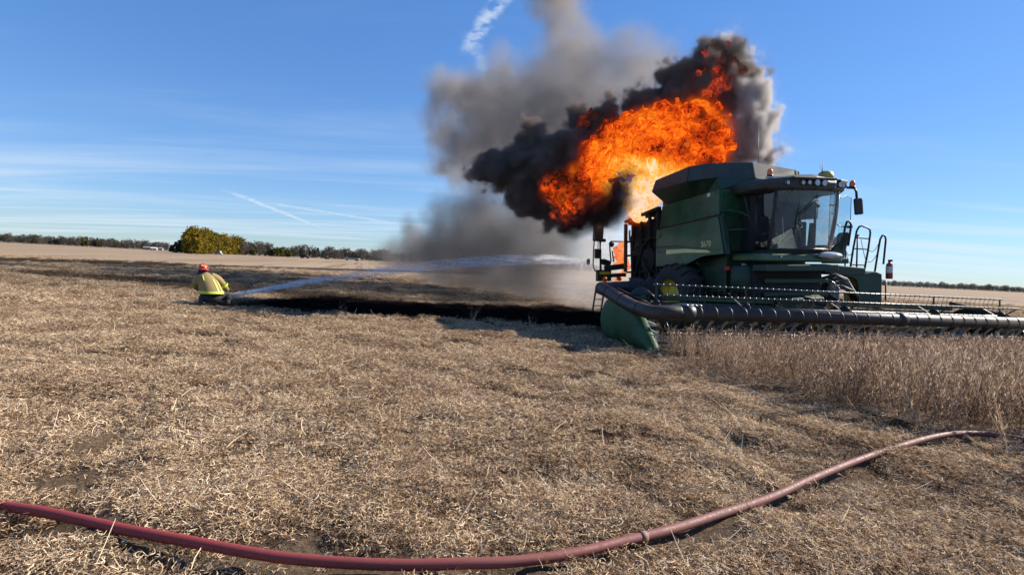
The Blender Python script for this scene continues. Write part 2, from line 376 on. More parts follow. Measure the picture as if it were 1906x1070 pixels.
def litter_mat(name, stops, burn_shade=True, trans=0.25):
    mt, t, o = new_mat(name); at = t.n('ShaderNodeAttribute', attribute_name='tone').outputs['Fac']
    rnd = t.n('ShaderNodeObjectInfo').outputs['Random']; pos = t.n('ShaderNodeNewGeometry').outputs['Position']
    v = t.m('ADD', at, t.m('MULTIPLY', t.m('SUBTRACT', rnd, 0.5), 0.16)); v = t.m('ADD', v, t.m('MULTIPLY', t.m('SUBTRACT', t.noise(pos, 0.7, 4, 0.6), 0.5), 0.7), clamp=True)
    c = t.ramp(v, stops)
    if burn_shade:
        g = t.n('ShaderNodeGroup'); g.node_tree = BURNT_SHADE; c = t.mix(g.outputs[0], c, (0.010, 0.009, 0.009))
    d = t.n('ShaderNodeBsdfDiffuse'); t.l(c, d.inputs[0]); tr = t.n('ShaderNodeBsdfTranslucent'); t.l(c, tr.inputs[0])
    mx = t.n('ShaderNodeMixShader'); mx.inputs[0].default_value = trans; t.l(d.outputs[0], mx.inputs[1]); t.l(tr.outputs[0], mx.inputs[2]); t.l(mx.outputs[0], o.inputs[0])
    return mt
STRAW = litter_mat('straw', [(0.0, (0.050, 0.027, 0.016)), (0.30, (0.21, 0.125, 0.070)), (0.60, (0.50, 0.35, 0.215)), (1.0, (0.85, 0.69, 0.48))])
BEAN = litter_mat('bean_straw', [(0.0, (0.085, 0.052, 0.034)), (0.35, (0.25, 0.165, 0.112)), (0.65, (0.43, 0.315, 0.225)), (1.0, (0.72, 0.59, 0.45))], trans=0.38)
def rv(s=1.0): return Vector((random.gauss(0, s), random.gauss(0, s), random.gauss(0, s)))
def straw_clump(i):
    rib = []
    for k in range(250):
        a = random.random() * 2 * PI; r_ = 0.25 * math.sqrt(random.random()); p = Vector((r_ * math.cos(a), r_ * math.sin(a), random.random() ** 1.3 * 0.06 * (1.25 - r_ / 0.25)))
        ln = random.choice((0.03, 0.04, 0.045, 0.055, 0.07)) * random.uniform(0.7, 1.35); th = random.random() * 2 * PI
        d = Vector((math.cos(th), math.sin(th), random.uniform(-0.35, 0.55))).normalized(); cv = Vector((-d.y, d.x, random.uniform(-0.8, 0.9))) * random.uniform(0.3, 1.15) * random.choice((-1, 1))
        n = 4
        pts = [p + d * ln * (j / (n - 1) - 0.5) + cv * ln * ((j / (n - 1) - 0.5) ** 2) * 2.0 for j in range(n)]
        for q in pts: q.z = max(q.z, -0.01)
        rib.append((pts, random.uniform(0.003, 0.0065), min(1, max(0, random.betavariate(1.5, 1.2))), (Vector((0, 0, 1)) + rv(0.7)).normalized()))
    for k in range(random.choice((0, 0, 1, 1, 2))):      # the odd longer stalk
        th = random.random() * 2 * PI; p = Vector((random.uniform(-.15, .15), random.uniform(-.15, .15), 0.045)); d = Vector((math.cos(th), math.sin(th), random.uniform(-0.05, 0.25)))
        ln = random.uniform(0.10, 0.19); bend = rv(0.30)
        rib.append(([p + d * ln * s + bend * ln * (s * s) for s in (0, .35, .7, 1)], random.uniform(0.0035, 0.005), random.uniform(0.6, 1), (Vector((0, 0, 1)) + rv(0.6)).normalized()))
    return ribbon_mesh('straw_clump', rib, STRAW)
def bean_plant(i):
    rib = []; h = random.uniform(0.62, 0.86); lean = Vector((random.uniform(-.14, .14), random.uniform(-.14, .14), 0))
    def pt(s): return lean * h * s * s + Vector((0, 0, h * s))
    for nrm in (Vector((1, 0, 0)), Vector((0, 1, 0))):
        rib.append(([pt(s) for s in (0, .33, .66, 1)], 0.007, random.uniform(.35, .6), nrm))
    branches = []
    for k in range(random.randint(3, 5)):
        s0 = random.uniform(0.12, 0.5); th = random.random() * 2 * PI; d = Vector((math.cos(th), math.sin(th), random.uniform(2.2, 4.0))).normalized(); L_ = random.uniform(0.28, 0.50)
        b0 = pt(s0); branches.append((b0, d, L_)); rib.append(([b0, b0 + d * L_ * .5 + rv(.008), b0 + d * L_], 0.005, random.uniform(.3, .6), rv(1).normalized()))
    for k in range(58):
        if random.random() < 0.45: p = pt(random.uniform(0.18, 1.0))
        else:
            b0, d, L_ = random.choice(branches); p = b0 + d * L_ * random.uniform(0.15, 1)
        th = random.random() * 2 * PI; d = Vector((math.cos(th), math.sin(th), random.choice((-1.2, 0.6, 1.5, 2.0, 2.6)) * random.uniform(.7, 1.2))).normalized(); L_ = random.uniform(0.035, 0.065)
        rib.append(([p, p + d * L_ * .55 + Vector((0, 0, -.003)), p + d * L_ + Vector((0, 0, .006))], random.uniform(0.007, 0.011), random.betavariate(1.1, 1.3), rv(1).normalized()))
    return ribbon_mesh('bean_plant', rib, BEAN)
def weed(i):
    rib = []
    for k in range(14):
        th = random.random() * 2 * PI; d = Vector((math.cos(th) * .35, math.sin(th) * .35, 1)).normalized(); L_ = random.uniform(.12, .42)
        rib.append(([d * L_ * s + rv(.006) for s in (0, .5, 1)], .005, random.uniform(.2, .9), rv(1).normalized()))
        for j in range(4):
            p = d * L_ * random.uniform(.4, 1); e = rv(1).normalized(); rib.append(([p, p + e * .03, p + e * .05], .006, random.uniform(.3, .9), rv(1).normalized()))
    return ribbon_mesh('weed', rib, STRAW)
def protos(name, fn, count):
    c = bpy.data.collections.new(name)
    for i in range(count):
        o = bpy.data.objects.new(name, fn(i)); c.objects.link(o)
    return c
def scatter(name, coll, pts, rots, scl, mat):
    me = bpy.data.meshes.new(name); n = len(pts); me.vertices.add(n); me.vertices.foreach_set('co', np.asarray(pts, np.float32).ravel())
    me.attributes.new('rot', 'FLOAT_VECTOR', 'POINT').data.foreach_set('vector', np.asarray(rots, np.float32).ravel())
    me.attributes.new('scl', 'FLOAT', 'POINT').data.foreach_set('value', np.asarray(scl, np.float32))
    me.materials.append(mat)
    ng = bpy.data.node_groups.new(name, 'GeometryNodeTree'); ng.interface.new_socket('Geometry', in_out='INPUT', socket_type='NodeSocketGeometry'); ng.interface.new_socket('Geometry', in_out='OUTPUT', socket_type='NodeSocketGeometry')
    t = NT(ng); gi = t.n('NodeGroupInput'); go = t.n('NodeGroupOutput')
    ci = t.n('GeometryNodeCollectionInfo'); ci.inputs['Collection'].default_value = coll; ci.inputs['Separate Children'].default_value = True; ci.inputs['Reset Children'].default_value = True
    ip = t.n('GeometryNodeInstanceOnPoints'); mp = t.n('GeometryNodeMeshToPoints'); t.l(gi.outputs[0], mp.inputs[0]); t.l(mp.outputs[0], ip.inputs['Points']); t.l(ci.outputs[0], ip.inputs['Instance'])
    ip.inputs['Pick Instance'].default_value = True
    rd = t.n('FunctionNodeRandomValue', data_type='INT'); rd.inputs['Min'].default_value = 0
    for s_ in rd.inputs:
        if s_.name == 'Max' and s_.type == 'INT': s_.default_value = len(coll.objects) - 1
        if s_.name == 'Min' and s_.type == 'INT': s_.default_value = 0
    t.l([s_ for s_ in rd.outputs if s_.type == 'INT'][0], ip.inputs['Instance Index'])
    na = t.n('GeometryNodeInputNamedAttribute', data_type='FLOAT_VECTOR'); na.inputs[0].default_value = 'rot'; e2r = t.n('FunctionNodeEulerToRotation'); t.l(na.outputs[0], e2r.inputs[0]); t.l(e2r.outputs[0], ip.inputs['Rotation'])
    ns = t.n('GeometryNodeInputNamedAttribute', data_type='FLOAT'); ns.inputs[0].default_value = 'scl'; t.l(ns.outputs[0], ip.inputs['Scale'])
    t.l(ip.outputs[0], go.inputs[0])
    o = link(name, me); md = o.modifiers.new('scatter', 'NODES'); md.node_group = ng
    return o
def frustum_points(y0, y1, per_m2, margin=1.22):
    """random ground points between two depths inside the wedge the place is seen in"""
    half = lambda y: (953 / F_PX) * y * margin + 0.6
    n = int(per_m2 * (half(y0) + half(y1)) * (y1 - y0)); ys = y0 + (y1 - y0) * RNG.random(n * 2); keep = RNG.random(n * 2) * half(y1) < half(ys); ys = ys[keep][:n]
    return (RNG.random(len(ys)) * 2 - 1) * half(ys), ys
def in_crop(x, y):
    hx = (x - ORI.x) * HX.x + (y - ORI.y) * HX.y; hy = (x - ORI.x) * HY.x + (y - ORI.y) * HY.y
    return (hx > -HALF_W + 0.1 + 0.35 * (vnoise(hy * 1.5 + 3, hy * 0 + 2) - 0.5)) & (hy < 0.55), hx, hy
HOSE_PX = [(60, 960), (140, 974), (238, 992), (370, 1014), (500, 1032), (630, 1044), (760, 1050), (870, 1049), (960, 1044), (1060, 1030), (1160, 1006), (1250, 982), (1340, 950), (1430, 918), (1510, 886), (1600, 851), (1678, 828), (1750, 812), (1820, 808), (1890, 818), (1970, 845)]
HOSE = np.concatenate([np.linspace(np.array(ground_at(*a, 0.07))[:2], np.array(ground_at(*b, 0.07))[:2], 8) for a, b in zip(HOSE_PX, HOSE_PX[1:])])
def build_litter():
    P = []; Rr = []; S = []
    for (y0, y1, dens, s0) in ((1.6, 4.5, 66, 0.85), (4.5, 8, 46, 1.0), (8, 14, 28, 1.15), (14, 26, 12, 1.45), (26, 44, 3.5, 2.2), (44, 60, 1.2, 2.4)):
        x, y = frustum_points(y0, y1, dens)
        thick = vnoise(x * 1.4 + 50, y * 1.4) * 0.55 + vnoise(x * 4.2, y * 4.2 + 70) * 0.45        # straw lies in drifts with bare gaps
        keep = (np.hypot(x + 8.45, y - 15.65) > 0.75) & (np.min(np.hypot(x[:, None] - HOSE[None, :, 0], y[:, None] - HOSE[None, :, 1]), 1) > 0.15) & (RNG.random(len(x)) < np.clip(0.55 + 3.2 * (thick - 0.36), 0.34, 1.0)); x, y, thick = x[keep], y[keep], thick[keep]
        z = hgt(x, y) + np.clip(thick - 0.35, 0, 1) * 0.05 * s0
        P.append(np.stack([x, y, z], 1)); n = len(x); Rr.append(np.stack([RNG.normal(0, 0.16, n), RNG.normal(0, 0.16, n), RNG.random(n) * 2 * PI], 1)); S.append(s0 * RNG.uniform(0.75, 1.25, n))
    o = scatter('straw_litter', protos('straw_clump', straw_clump, 14), np.concatenate(P), np.concatenate(Rr), np.concatenate(S), STRAW)
    tag(o, 'dry tan bean straw littering the harvested ground', 'straw', kind='stuff')
build_litter()
def build_crop():
    P = []; Rr = []; S = []
    for row in np.arange(-HALF_W + 0.12, 9.0, 0.38):
        hy = np.arange(-9.0, 0.5, 0.048); hx = row + RNG.normal(0, 0.035, len(hy)); hy = hy + RNG.normal(0, 0.02, len(hy))
        x = ORI.x + HX.x * hx + HY.x * hy; y = ORI.y + HX.y * hx + HY.y * hy
        keep = (np.min(np.hypot(x[:, None] - HOSE[None, :, 0], y[:, None] - HOSE[None, :, 1]), 1) > 0.22) & (y > 2.2) & (np.abs(x) < 0.98 * y + 0.8) & (RNG.random(len(hx)) < 0.92)
        edge = (hx + HALF_W) < 0.5; keep &= ~(edge & (vnoise(hy * 1.3, hy * 0 + 4.2) < 0.35))
        x, y = x[keep], y[keep]; n = len(x); P.append(np.stack([x, y, hgt(x, y) - 0.01], 1)); Rr.append(np.stack([RNG.normal(0, 0.13, n), RNG.normal(0, 0.13, n), RNG.random(n) * 2 * PI], 1)); S.append(RNG.uniform(0.72, 1.14, n) * np.clip(0.66 - 0.09 * hy[keep], 0.66, 1.0))
    o = scatter('standing_soybeans', protos('bean_plant', bean_plant, 12), np.concatenate(P), np.concatenate(Rr), np.concatenate(S), BEAN)
    tag(o, 'ripe dry standing soybeans in front of the cutting header', 'soybeans', kind='stuff')
build_crop()
def build_stubble():
    x, y = frustum_points(9, 20, 0.16); k = ~in_crop(x, y)[0]; x, y = x[k], y[k]
    q = [ground_at(*p) for p in ((737, 590), (742, 586), (868, 600), (872, 597), (878, 602), (864, 598), (990, 615), (928, 612), (854, 608), (300, 545), (420, 548), (640, 590))]
    x = np.concatenate([x, [v.x for v in q]]); y = np.concatenate([y, [v.y for v in q]]); n = len(x)
    sc_ = RNG.uniform(0.35, 0.75, n); sc_[-12:] = RNG.uniform(0.8, 1.35, 12)
    o = scatter('dry_weed_stalks', protos('weed', weed, 6), np.stack([x, y, hgt(x, y)], 1), np.stack([RNG.normal(0, .15, n), RNG.normal(0, .15, n), RNG.random(n) * 6.28], 1), sc_, STRAW)
    tag(o, 'sparse upright dry weed stalks left along the edge of the burnt strip', 'weeds', kind='stuff')
build_stubble()
# ------------------------------------------------------------------ materials of the machines
GREEN = paint('green_paint', (0.005, 0.078, 0.028), 0.36, dust=0.30, scale=1.1, var=0.35, soot=(5.7, 7.6), coat=0.15)
DGREEN = paint('dark_green_paint', (0.005, 0.034, 0.015), 0.5, dust=0.16, scale=2.0)
BLACK = paint('black_plastic', (0.015, 0.015, 0.016), 0.5, dust=0.14, scale=4)
SOOT = paint('sooty_metal', (0.014, 0.013, 0.013), 0.8, dust=0.25, dust_col=(0.06, 0.045, 0.04), scale=2.5, bump=0.3)
RUST = paint('scorched_metal', (0.16, 0.062, 0.03), 0.85, dust=0.5, dust_col=(0.05, 0.03, 0.025), scale=5)
STEEL = paint('worn_steel', (0.42, 0.41, 0.40), 0.35, metal=0.8, dust=0.3, scale=6)
YELLOW = paint('yellow_paint', (0.75, 0.50, 0.02), 0.45, dust=0.25, scale=3)
PALEYEL = paint('yellow_decal', (0.90, 0.78, 0.32), 0.5, dust=0.3, scale=3)
RUBBER = paint('tyre_rubber', (0.022, 0.021, 0.020), 0.85, dust=0.45, dust_col=(0.16, 0.12, 0.09), scale=5, bump=0.3)
TUBEGREY = paint('grey_air_tube', (0.040, 0.033, 0.029), 0.46, dust=0.40, dust_col=(0.14, 0.105, 0.08), scale=2.2, bump=0.1, spec=0.3)
AMBER = paint('amber_lens', (0.75, 0.16, 0.01), 0.25, scale=8, coat=0.4)
LENS = paint('lamp_lens', (0.55, 0.56, 0.56), 0.2, scale=8, coat=0.5)
RED = paint('red_paint', (0.42, 0.018, 0.014), 0.4, dust=0.2, scale=6)
WHITE = paint('white_label', (0.72, 0.72, 0.70), 0.5, dust=0.15, scale=9)
SEATC = paint('seat_fabric', (0.055, 0.052, 0.050), 0.9, scale=9)
CABTRIM = paint('cab_trim', (0.15, 0.135, 0.11), 0.8, dust=0.2, scale=5)
SCORCHV = paint('heat_faded_decal', (0.22, 0.20, 0.26), 0.7, scale=7)
def glass_mat(name, tint, dust, dust_col, scale=1.6):
    mt, t, o = new_mat(name); tc = t.n('ShaderNodeTexCoord').outputs['Object']
    tr = t.n('ShaderNodeBsdfTransparent'); tr.inputs[0].default_value = (*tint, 1); gl = t.n('ShaderNodeBsdfGlossy'); gl.inputs['Roughness'].default_value = 0.03; gl.inputs[0].default_value = (0.9, 0.95, 0.95, 1)
    fr = t.n('ShaderNodeFresnel'); t.l(t.m('MULTIPLY_ADD', t.n('ShaderNodeNewGeometry').outputs['Backfacing'], 1 / 1.5 - 1.5, 1.5), fr.inputs[0]); m1 = t.n('ShaderNodeMixShader'); t.l(fr.outputs[0], m1.inputs[0]); t.l(tr.outputs[0], m1.inputs[1]); t.l(gl.outputs[0], m1.inputs[2])
    df = t.n('ShaderNodeBsdfDiffuse'); df.inputs[0].default_value = (*dust_col, 1); tl = t.n('ShaderNodeBsdfTranslucent'); tl.inputs[0].default_value = (*dust_col, 1); dd = t.n('ShaderNodeMixShader'); dd.inputs[0].default_value = 0.55; t.l(df.outputs[0], dd.inputs[1]); t.l(tl.outputs[0], dd.inputs[2])
    n = t.m('ADD', t.m('MULTIPLY', t.noise(tc, scale, 6, 0.6), 0.7), t.m('MULTIPLY', t.noise(tc, scale * 14, 4, 0.6), 0.3))
    m2 = t.n('ShaderNodeMixShader'); t.l(t.rng(n, 0.25, 0.75, dust * 0.5, dust * 1.4), m2.inputs[0]); t.l(m1.outputs[0], m2.inputs[1]); t.l(dd.outputs[0], m2.inputs[2]); t.l(m2.outputs[0], o.inputs[0])
    return mt
GLASS = glass_mat('dusty_windshield', (0.62, 0.70, 0.70), 0.34, (0.42, 0.53, 0.55))
SIDEGLASS = glass_mat('tinted_side_glass', (0.30, 0.38, 0.42), 0.10, (0.30, 0.32, 0.34))
DOORGLASS = glass_mat('door_glass', (0.66, 0.82, 0.84), 0.16, (0.55, 0.60, 0.60))

def text_mesh(name, body, size, mat, parent, frame, shear=0.0, thick=0.004):
    """lettering as thin raised geometry; frame = (origin, right, up)"""
    cu = bpy.data.curves.new(name, 'FONT'); cu.body = body; cu.size = size; cu.extrude = thick; cu.shear = shear
    tmp = bpy.data.objects.new(name, cu); COL.objects.link(tmp); dg = bpy.context.evaluated_depsgraph_get(); me = bpy.data.meshes.new_from_object(tmp.evaluated_get(dg)); bpy.data.objects.remove(tmp)
    org, rt_, up_ = [Vector(v) for v in frame]; nn = rt_.cross(up_); M_ = Matrix((rt_, up_, nn)).transposed().to_4x4(); M_.translation = org; me.transform(M_)
    me.materials.clear()
    return link(name, me, mat, parent)
def deer_emblem(name, size, mat, parent, frame):
    """a leaping long-legged animal mark as thin raised geometry"""
    P = [(-.95, .05), (-.72, .22), (-.40, .25), (-.02, .30), (.25, .42), (.45, .62), (.40, .85), (.30, 1.0), (.44, .92), (.56, .78), (.62, .95), (.70, .76), (.86, .66), (.80, .58), (.64, .56), (.56, .34), (.48, .12), (.72, -.02), (.86, -.22), (.74, -.12), (.50, -.06), (.30, -.02), (-.10, -.02), (-.42, -.06), (-.60, -.26), (-.86, -.50), (-1.0, -.80), (-.92, -.46), (-.74, -.20), (-.70, .02)]
    org, rt_, up_ = [Vector(v) for v in frame]; nn = rt_.cross(up_)
    mb = MB(); mb.prism([org + rt_ * (x * size) + up_ * (y * size) for x, y in P], nn * 0.004)
    return mb.build(name, mat, parent)

# ------------------------------------------------------------------ combine harvester
# local axes: x across (positive on the cab-ladder side), y towards the rear, z up; origin on the ground below the header's centre
BT = R(3.0)
combine = empty('combine_harvester', ORI, (0, -BT, YAW))
tag(combine, 'large dusty green combine harvester burning at the rear', 'combine harvester')
SX = -1.65
def side_prism(name, poly, x, th, mat, parent=combine, bevel=0.02):
    return MB().prism([(x, y, z) for y, z in poly], (th, 0, 0)).build(name, mat, parent, bevel)
# core of the machine
MB().prism([(-1.3, 3.5, 1.25), (-1.3, 3.5, 3.2), (-1.3, 6.7, 3.0), (-1.3, 6.7, 1.0)], (2.6, 0, 0)).build('separator_housing', DGREEN, combine, 0.03)
rearh = MB().prism([(-1.42, 6.71, 1.15), (-1.42, 6.71, 3.55), (-1.42, 8.6, 3.42), (-1.42, 9.0, 2.9), (-1.42, 8.9, 1.75), (-1.42, 7.8, 1.2)], (2.84, 0, 0)).build('rear_hood', SOOT, combine, 0.06)
for y in (6.8, 7.35, 7.95, 8.55):
    MB().bar((-1.5, y, 1.3), (-1.5, y, 3.72 - (y - 6.8) * 0.09), 0.09, 0.12).build('rear_post', SOOT, combine, 0.01)
MB().bar((-1.52, 6.7, 3.80), (-1.52, 9.05, 3.50), 0.16, 0.10).build('rear_top_rail', SOOT, combine, 0.01)
MB().prism([(-1.46, 6.72, 3.75), (1.46, 6.72, 3.75), (1.46, 9.02, 3.46), (-1.46, 9.02, 3.46)], (0, 0, -0.08)).build('rear_deck', SOOT, combine, 0.01)
MB().box((-1.55, 9.02, 2.55), (0.10, 0.14, 1.75), (0, 0, 0)).build('scorched_edge_strip', RUST, combine, 0.02)
for z in (1.75, 2.35, 2.85):
    MB().bar((-1.53, 6.75, z), (-1.53, 8.95, z - 0.08), 0.05, 0.07).build('rear_rail', SOOT, combine, 0.005)
MB().tube([(-1.58, 7.1, 2.9), (-1.66, 7.5, 2.6), (-1.62, 7.9, 2.0), (-1.58, 8.2, 1.5)], 0.05, 8).build('burnt_hose', SOOT, combine)
MB().tube([(-1.6, 7.0, 1.5), (-1.68, 7.3, 1.9), (-1.6, 7.7, 2.3), (-1.62, 8.4, 2.4)], 0.035, 8).build('burnt_hose', SOOT, combine)
MB().lathe([(0.05, -.06), (0.42, -.06), (0.46, 0), (0.42, .06), (0.05, .06)], (-1.56, 7.3, 2.1), 'x', 24).build('drive_pulley', SOOT, combine)
MB().lathe([(0.05, -.05), (0.24, -.05), (0.27, 0), (0.24, .05), (0.05, .05)], (-1.56, 8.0, 2.55), 'x', 20).build('drive_pulley', SOOT, combine)
MB().box((-1.55, 8.72, 3.0), (0.04, 0.09, 0.36)).build('rear_reflector', RED, combine, 0.01)
# side panels, both sides
up_poly = [(3.40, 4.005), (6.30, 3.82), (6.45, 3.13), (3.37, 3.325)]
lo_poly = [(3.345, 3.275), (6.58, 3.07), (6.60, 1.90), (5.60, 1.935), (5.1, 1.95), (4.85, 1.985), (4.52, 2.075), (4.20, 2.18), (3.95, 2.225), (3.69, 2.25), (3.08, 2.275)]
p_up = side_prism('upper_side_panel', up_poly, SX, 0.07, GREEN)
p_lo = side_prism('lower_side_panel', lo_poly, SX - 0.04, 0.07, GREEN)
side_prism('upper_side_panel', [(max(y, 3.95), z) for y, z in up_poly], -SX - 0.07, 0.07, GREEN); side_prism('lower_side_panel', [(3.95, 3.24), (6.58, 3.07), (6.60, 1.90), (4.85, 1.985), (4.20, 2.18), (3.95, 2.225)], -SX - 0.03, 0.07, GREEN)
side_prism('panel_seam', [(3.36, 3.322), (6.46, 3.126), (6.58, 3.075), (3.35, 3.28)], SX + 0.02, 0.04, BLACK, bevel=0)
side_prism('panel_upright', [(3.33, 3.30), (3.24, 3.30), (2.95, 2.28), (3.04, 2.28)], SX - 0.02, 0.10, DGREEN, bevel=0.01)
xs = SX - 0.044
side_prism('yellow_stripe', [(5.95, 2.435), (4.9, 2.45), (3.78, 2.395), (3.63, 2.335), (3.8, 2.325), (4.9, 2.34), (5.95, 2.295)], xs, 0.012, PALEYEL, p_lo, 0)
side_prism('stripe_groove', [(6.55, 2.55), (5.4, 2.555), (4.3, 2.475), (3.25, 2.40), (3.25, 2.38), (4.3, 2.45), (5.4, 2.51), (6.55, 2.49)], xs, 0.012, DGREEN, p_lo, 0)
text_mesh('faded_lettering', 'DEERE', 0.185, SCORCHV, p_lo, ((xs - 0.002, 6.53, 2.315), (0, -1, 0), (0, 0, 1)), 0.1)
text_mesh('model_lettering', 'S670', 0.235, PALEYEL, p_lo, ((xs - 0.002, 4.09, 2.485), (0, -1, 0.02), (0, 0.10, 1)), 0.15)
deer_emblem('side_emblem', 0.13, DGREEN, p_lo, ((xs - 0.002, 6.35, 2.85), (0, -1, 0), (0, 0, 1)))
side_prism('small_white_sticker', [(3.90, 3.94), (3.77, 3.95), (3.77, 3.86), (3.90, 3.85)], SX - 0.006, 0.012, WHITE, p_up, 0)
for y, z in ((3.5, 3.95), (6.2, 3.77), (6.3, 3.2), (3.5, 3.38)):
    MB().cyl((SX - 0.012, y, z), (SX + 0.01, y, z), 0.022, n=10).build('panel_latch', BLACK, p_up)
# grain tank with flared extensions
tank = MB().prism([(-1.58, 3.40, 3.28), (1.58, 3.40, 3.28), (1.58, 3.40, 3.99), (-1.58, 3.40, 3.99)], (0, 3.0, 0)).build('grain_tank', GREEN, combine, 0.02)
tank['label'] = 'dark green grain tank behind the cab'
base_r = [(-1.60, 6.05, 3.83), (-1.60, 4.6, 3.93), (-1.60, 3.95, 3.985), (-1.60, 3.42, 4.0), (-.55, 3.40, 4.0), (.95, 3.40, 4.0), (1.60, 3.42, 4.0), (1.60, 4.6, 3.93), (1.60, 6.05, 3.83)]
mid_r = [(-1.99, 6.32, 4.265), (-1.99, 4.35, 4.32), (-1.86, 3.80, 4.32), (-1.62, 3.52, 4.32), (-.55, 3.36, 4.32), (.90, 3.44, 4.28), (1.60, 4.0, 4.25), (1.95, 4.6, 4.22), (1.97, 6.3, 4.22)]
top_r = [(-1.93, 6.20, 4.60), (-1.93, 4.38, 4.735), (-1.82, 3.84, 4.735), (-1.60, 3.58, 4.725), (-.55, 3.48, 4.765), (.92, 3.56, 4.63), (1.55, 4.1, 4.47), (1.88, 4.65, 4.45), (1.9, 6.2, 4.45)]
def sheet_between(a, b, th, name, mat, parent):
    """thick wall between two closed outlines"""
    n = len(a); V = [Vector(p) for p in a] + [Vector(p) for p in b]; c = sum(V, Vector()) / len(V)
    mb = MB(); mb.add(V, [(i, (i + 1) % n, n + (i + 1) % n, n + i) for i in range(n)]); o = mb.build(name, mat, parent)
    s = o.modifiers.new('thick', 'SOLIDIFY'); s.thickness = th; s.offset = 0
    return o
ext = sheet_between(base_r, mid_r, 0.03, 'tank_flare', DGREEN, tank)
TARP = paint('grain_tank_wall', (0.020, 0.030, 0.027), 0.55, dust=0.22, scale=2.2)
SUNLIP = paint('tan_canvas_lip', (0.42, 0.33, 0.24), 0.8, scale=5)
sheet_between(mid_r, top_r, 0.03, 'tank_extension', TARP, tank)
for k in (1, 3, 4, 5):
    MB().bar(Vector(mid_r[k]) + Vector((0, 0, 0.01)), Vector(top_r[k]) - Vector((0, 0, 0.01)), 0.06, 0.05).build('extension_seam', DGREEN, tank, 0.005)
MB().prism([(.95, 3.50, 4.29), (1.02, 3.50, 4.29), (1.02, 3.52, 4.60), (.95, 3.52, 4.60)], (0.12, 0.25, 0)).build('canvas_flap', SUNLIP, tank, 0.01)  # the tank corner's sunlight put into this piece's tan colour
MB().tube([(0.2, 4.2, 4.3), (0.2, 4.2, 6.0)], [0.012, 0.004], 6).build('radio_whip', BLACK, tank)
# access rungs on the front right corner of the tank
rail = MB(); rail.tube([(-1.60, 3.34, 3.42), (-1.45, 3.22, 3.44), (-1.2, 3.12, 3.40), (-.95, 3.02, 3.26), (-.78, 2.98, 3.22), (-.72, 2.98, 3.1), (-.72, 2.98, 2.42)], 0.022, 8); rail.build('tank_handrail', GREEN, combine)
MB().tube([(-1.56, 3.3, 2.9), (-1.3, 3.15, 2.93), (-1.0, 3.05, 2.94), (-.72, 3.0, 2.86)], 0.02, 8).build('tank_handrail', GREEN, combine)
MB().tube([(-1.58, 3.28, 3.35), (-1.5, 3.2, 2.8), (-1.42, 3.12, 2.36)], 0.02, 8).build('tank_handrail', GREEN, combine)
MB().tube([(-1.1, 3.12, 3.95), (-1.02, 3.06, 3.55), (-.90, 3.02, 3.0), (-.74, 2.98, 2.45)], 0.028, 8).build('drain_pipe', DGREEN, combine)
MB().prism([(-1.5, 3.36, 2.36), (-.9, 3.36, 2.36), (-.9, 3.36, 3.3), (-1.5, 3.36, 3.3)], (0, 0.1, 0)).build('front_bulkhead', DGREEN, combine, 0.02)
MB().tube([(-.62, 3.2, 4.12), (-.66, 3.12, 4.02), (-.64, 3.08, 3.9), (-.66, 3.06, 3.78)], [0.03, 0.035, 0.045, 0.05], 8).build('exhaust_elbow', STEEL, combine)
# ---- cab
cab = MB(); cab.prism([(-.95, 2.86, 2.36), (-.95, 3.40, 2.36), (-.95, 3.40, 3.85), (-.95, 2.80, 3.85)], (0.08, 0, 0)); cab.box((.91, 3.36, 3.1), (.08, .08, 1.5)); cab.box((.91, 2.9, 2.44), (.06, 1.0, .16))
cab.box((0, 3.37, 3.1), (1.74, 0.06, 1.5)); cab.box((0, 2.9, 2.33), (1.84, 1.12, 0.10))
CABIN = paint('cab_interior', (0.020, 0.020, 0.021), 0.7, scale=4)
cab = cab.build('cab', CABIN, combine, 0.015); cab['label'] = 'glazed black cab with dusty curved windshield'
def ws_pt(u, v):
    """curved windshield: u -1..1 across, v 0..1 up"""
    x = 0.92 * u; z = 2.40 + 1.46 * v; y = (2.32 - 0.24 * v - 0.05 * math.sin(v * PI)) - 0.20 * (1 - abs(u) ** 2.2)
    return Vector((x, y, z))
nu, nv = 24, 14
mb = MB(); V = [ws_pt(-1 + 2 * i / nu, j / nv) for j in range(nv + 1) for i in range(nu + 1)]
mb.add(V, [(j * (nu + 1) + i, j * (nu + 1) + i + 1, (j + 1) * (nu + 1) + i + 1, (j + 1) * (nu + 1) + i) for j in range(nv) for i in range(nu)], True)
mb.build('windshield', GLASS, cab)
for s in (-1, 1):
    path = [ws_pt(s, v) + Vector((0.015 * s, 0.02, 0)) for v in (0, .25, .5, .75, 1)]
    MB().tube(path, 0.042 if s < 0 else 0.055, 8).build('cab_pillar', BLACK if s < 0 else paint('pale_dusty_pillar', (0.26, 0.26, 0.24), 0.4, dust=0.3), cab)  # sun-side pillar made pale, the sunlight put into its colour
    MB().tube([(0.93 * s, 2.84, 2.40), (0.93 * s, 2.80, 3.86)], 0.035, 8).build('cab_pillar', BLACK, cab)
MB().add([(-.935, 2.36, 2.46), (-.935, 2.82, 2.46), (-.935, 2.78, 3.82), (-.935, 2.14, 3.82)], [(0, 1, 2, 3)]).build('side_window', SIDEGLASS, cab)
MB().tube([ws_pt(u, 0) for u in (-1, -.6, -.2, .2, .6, 1)], 0.035, 8).build('windshield_sill', BLACK, cab)
MB().tube([(-.90, 2.15, 2.7), (-.93, 2.12, 2.72), (-.95, 2.10, 3.05), (-.95, 2.2, 3.12), (-.95, 2.33, 3.13), (-.95, 2.42, 3.05), (-.95, 2.4, 2.72)], 0.012, 6).build('mirror_hoop', BLACK, cab)
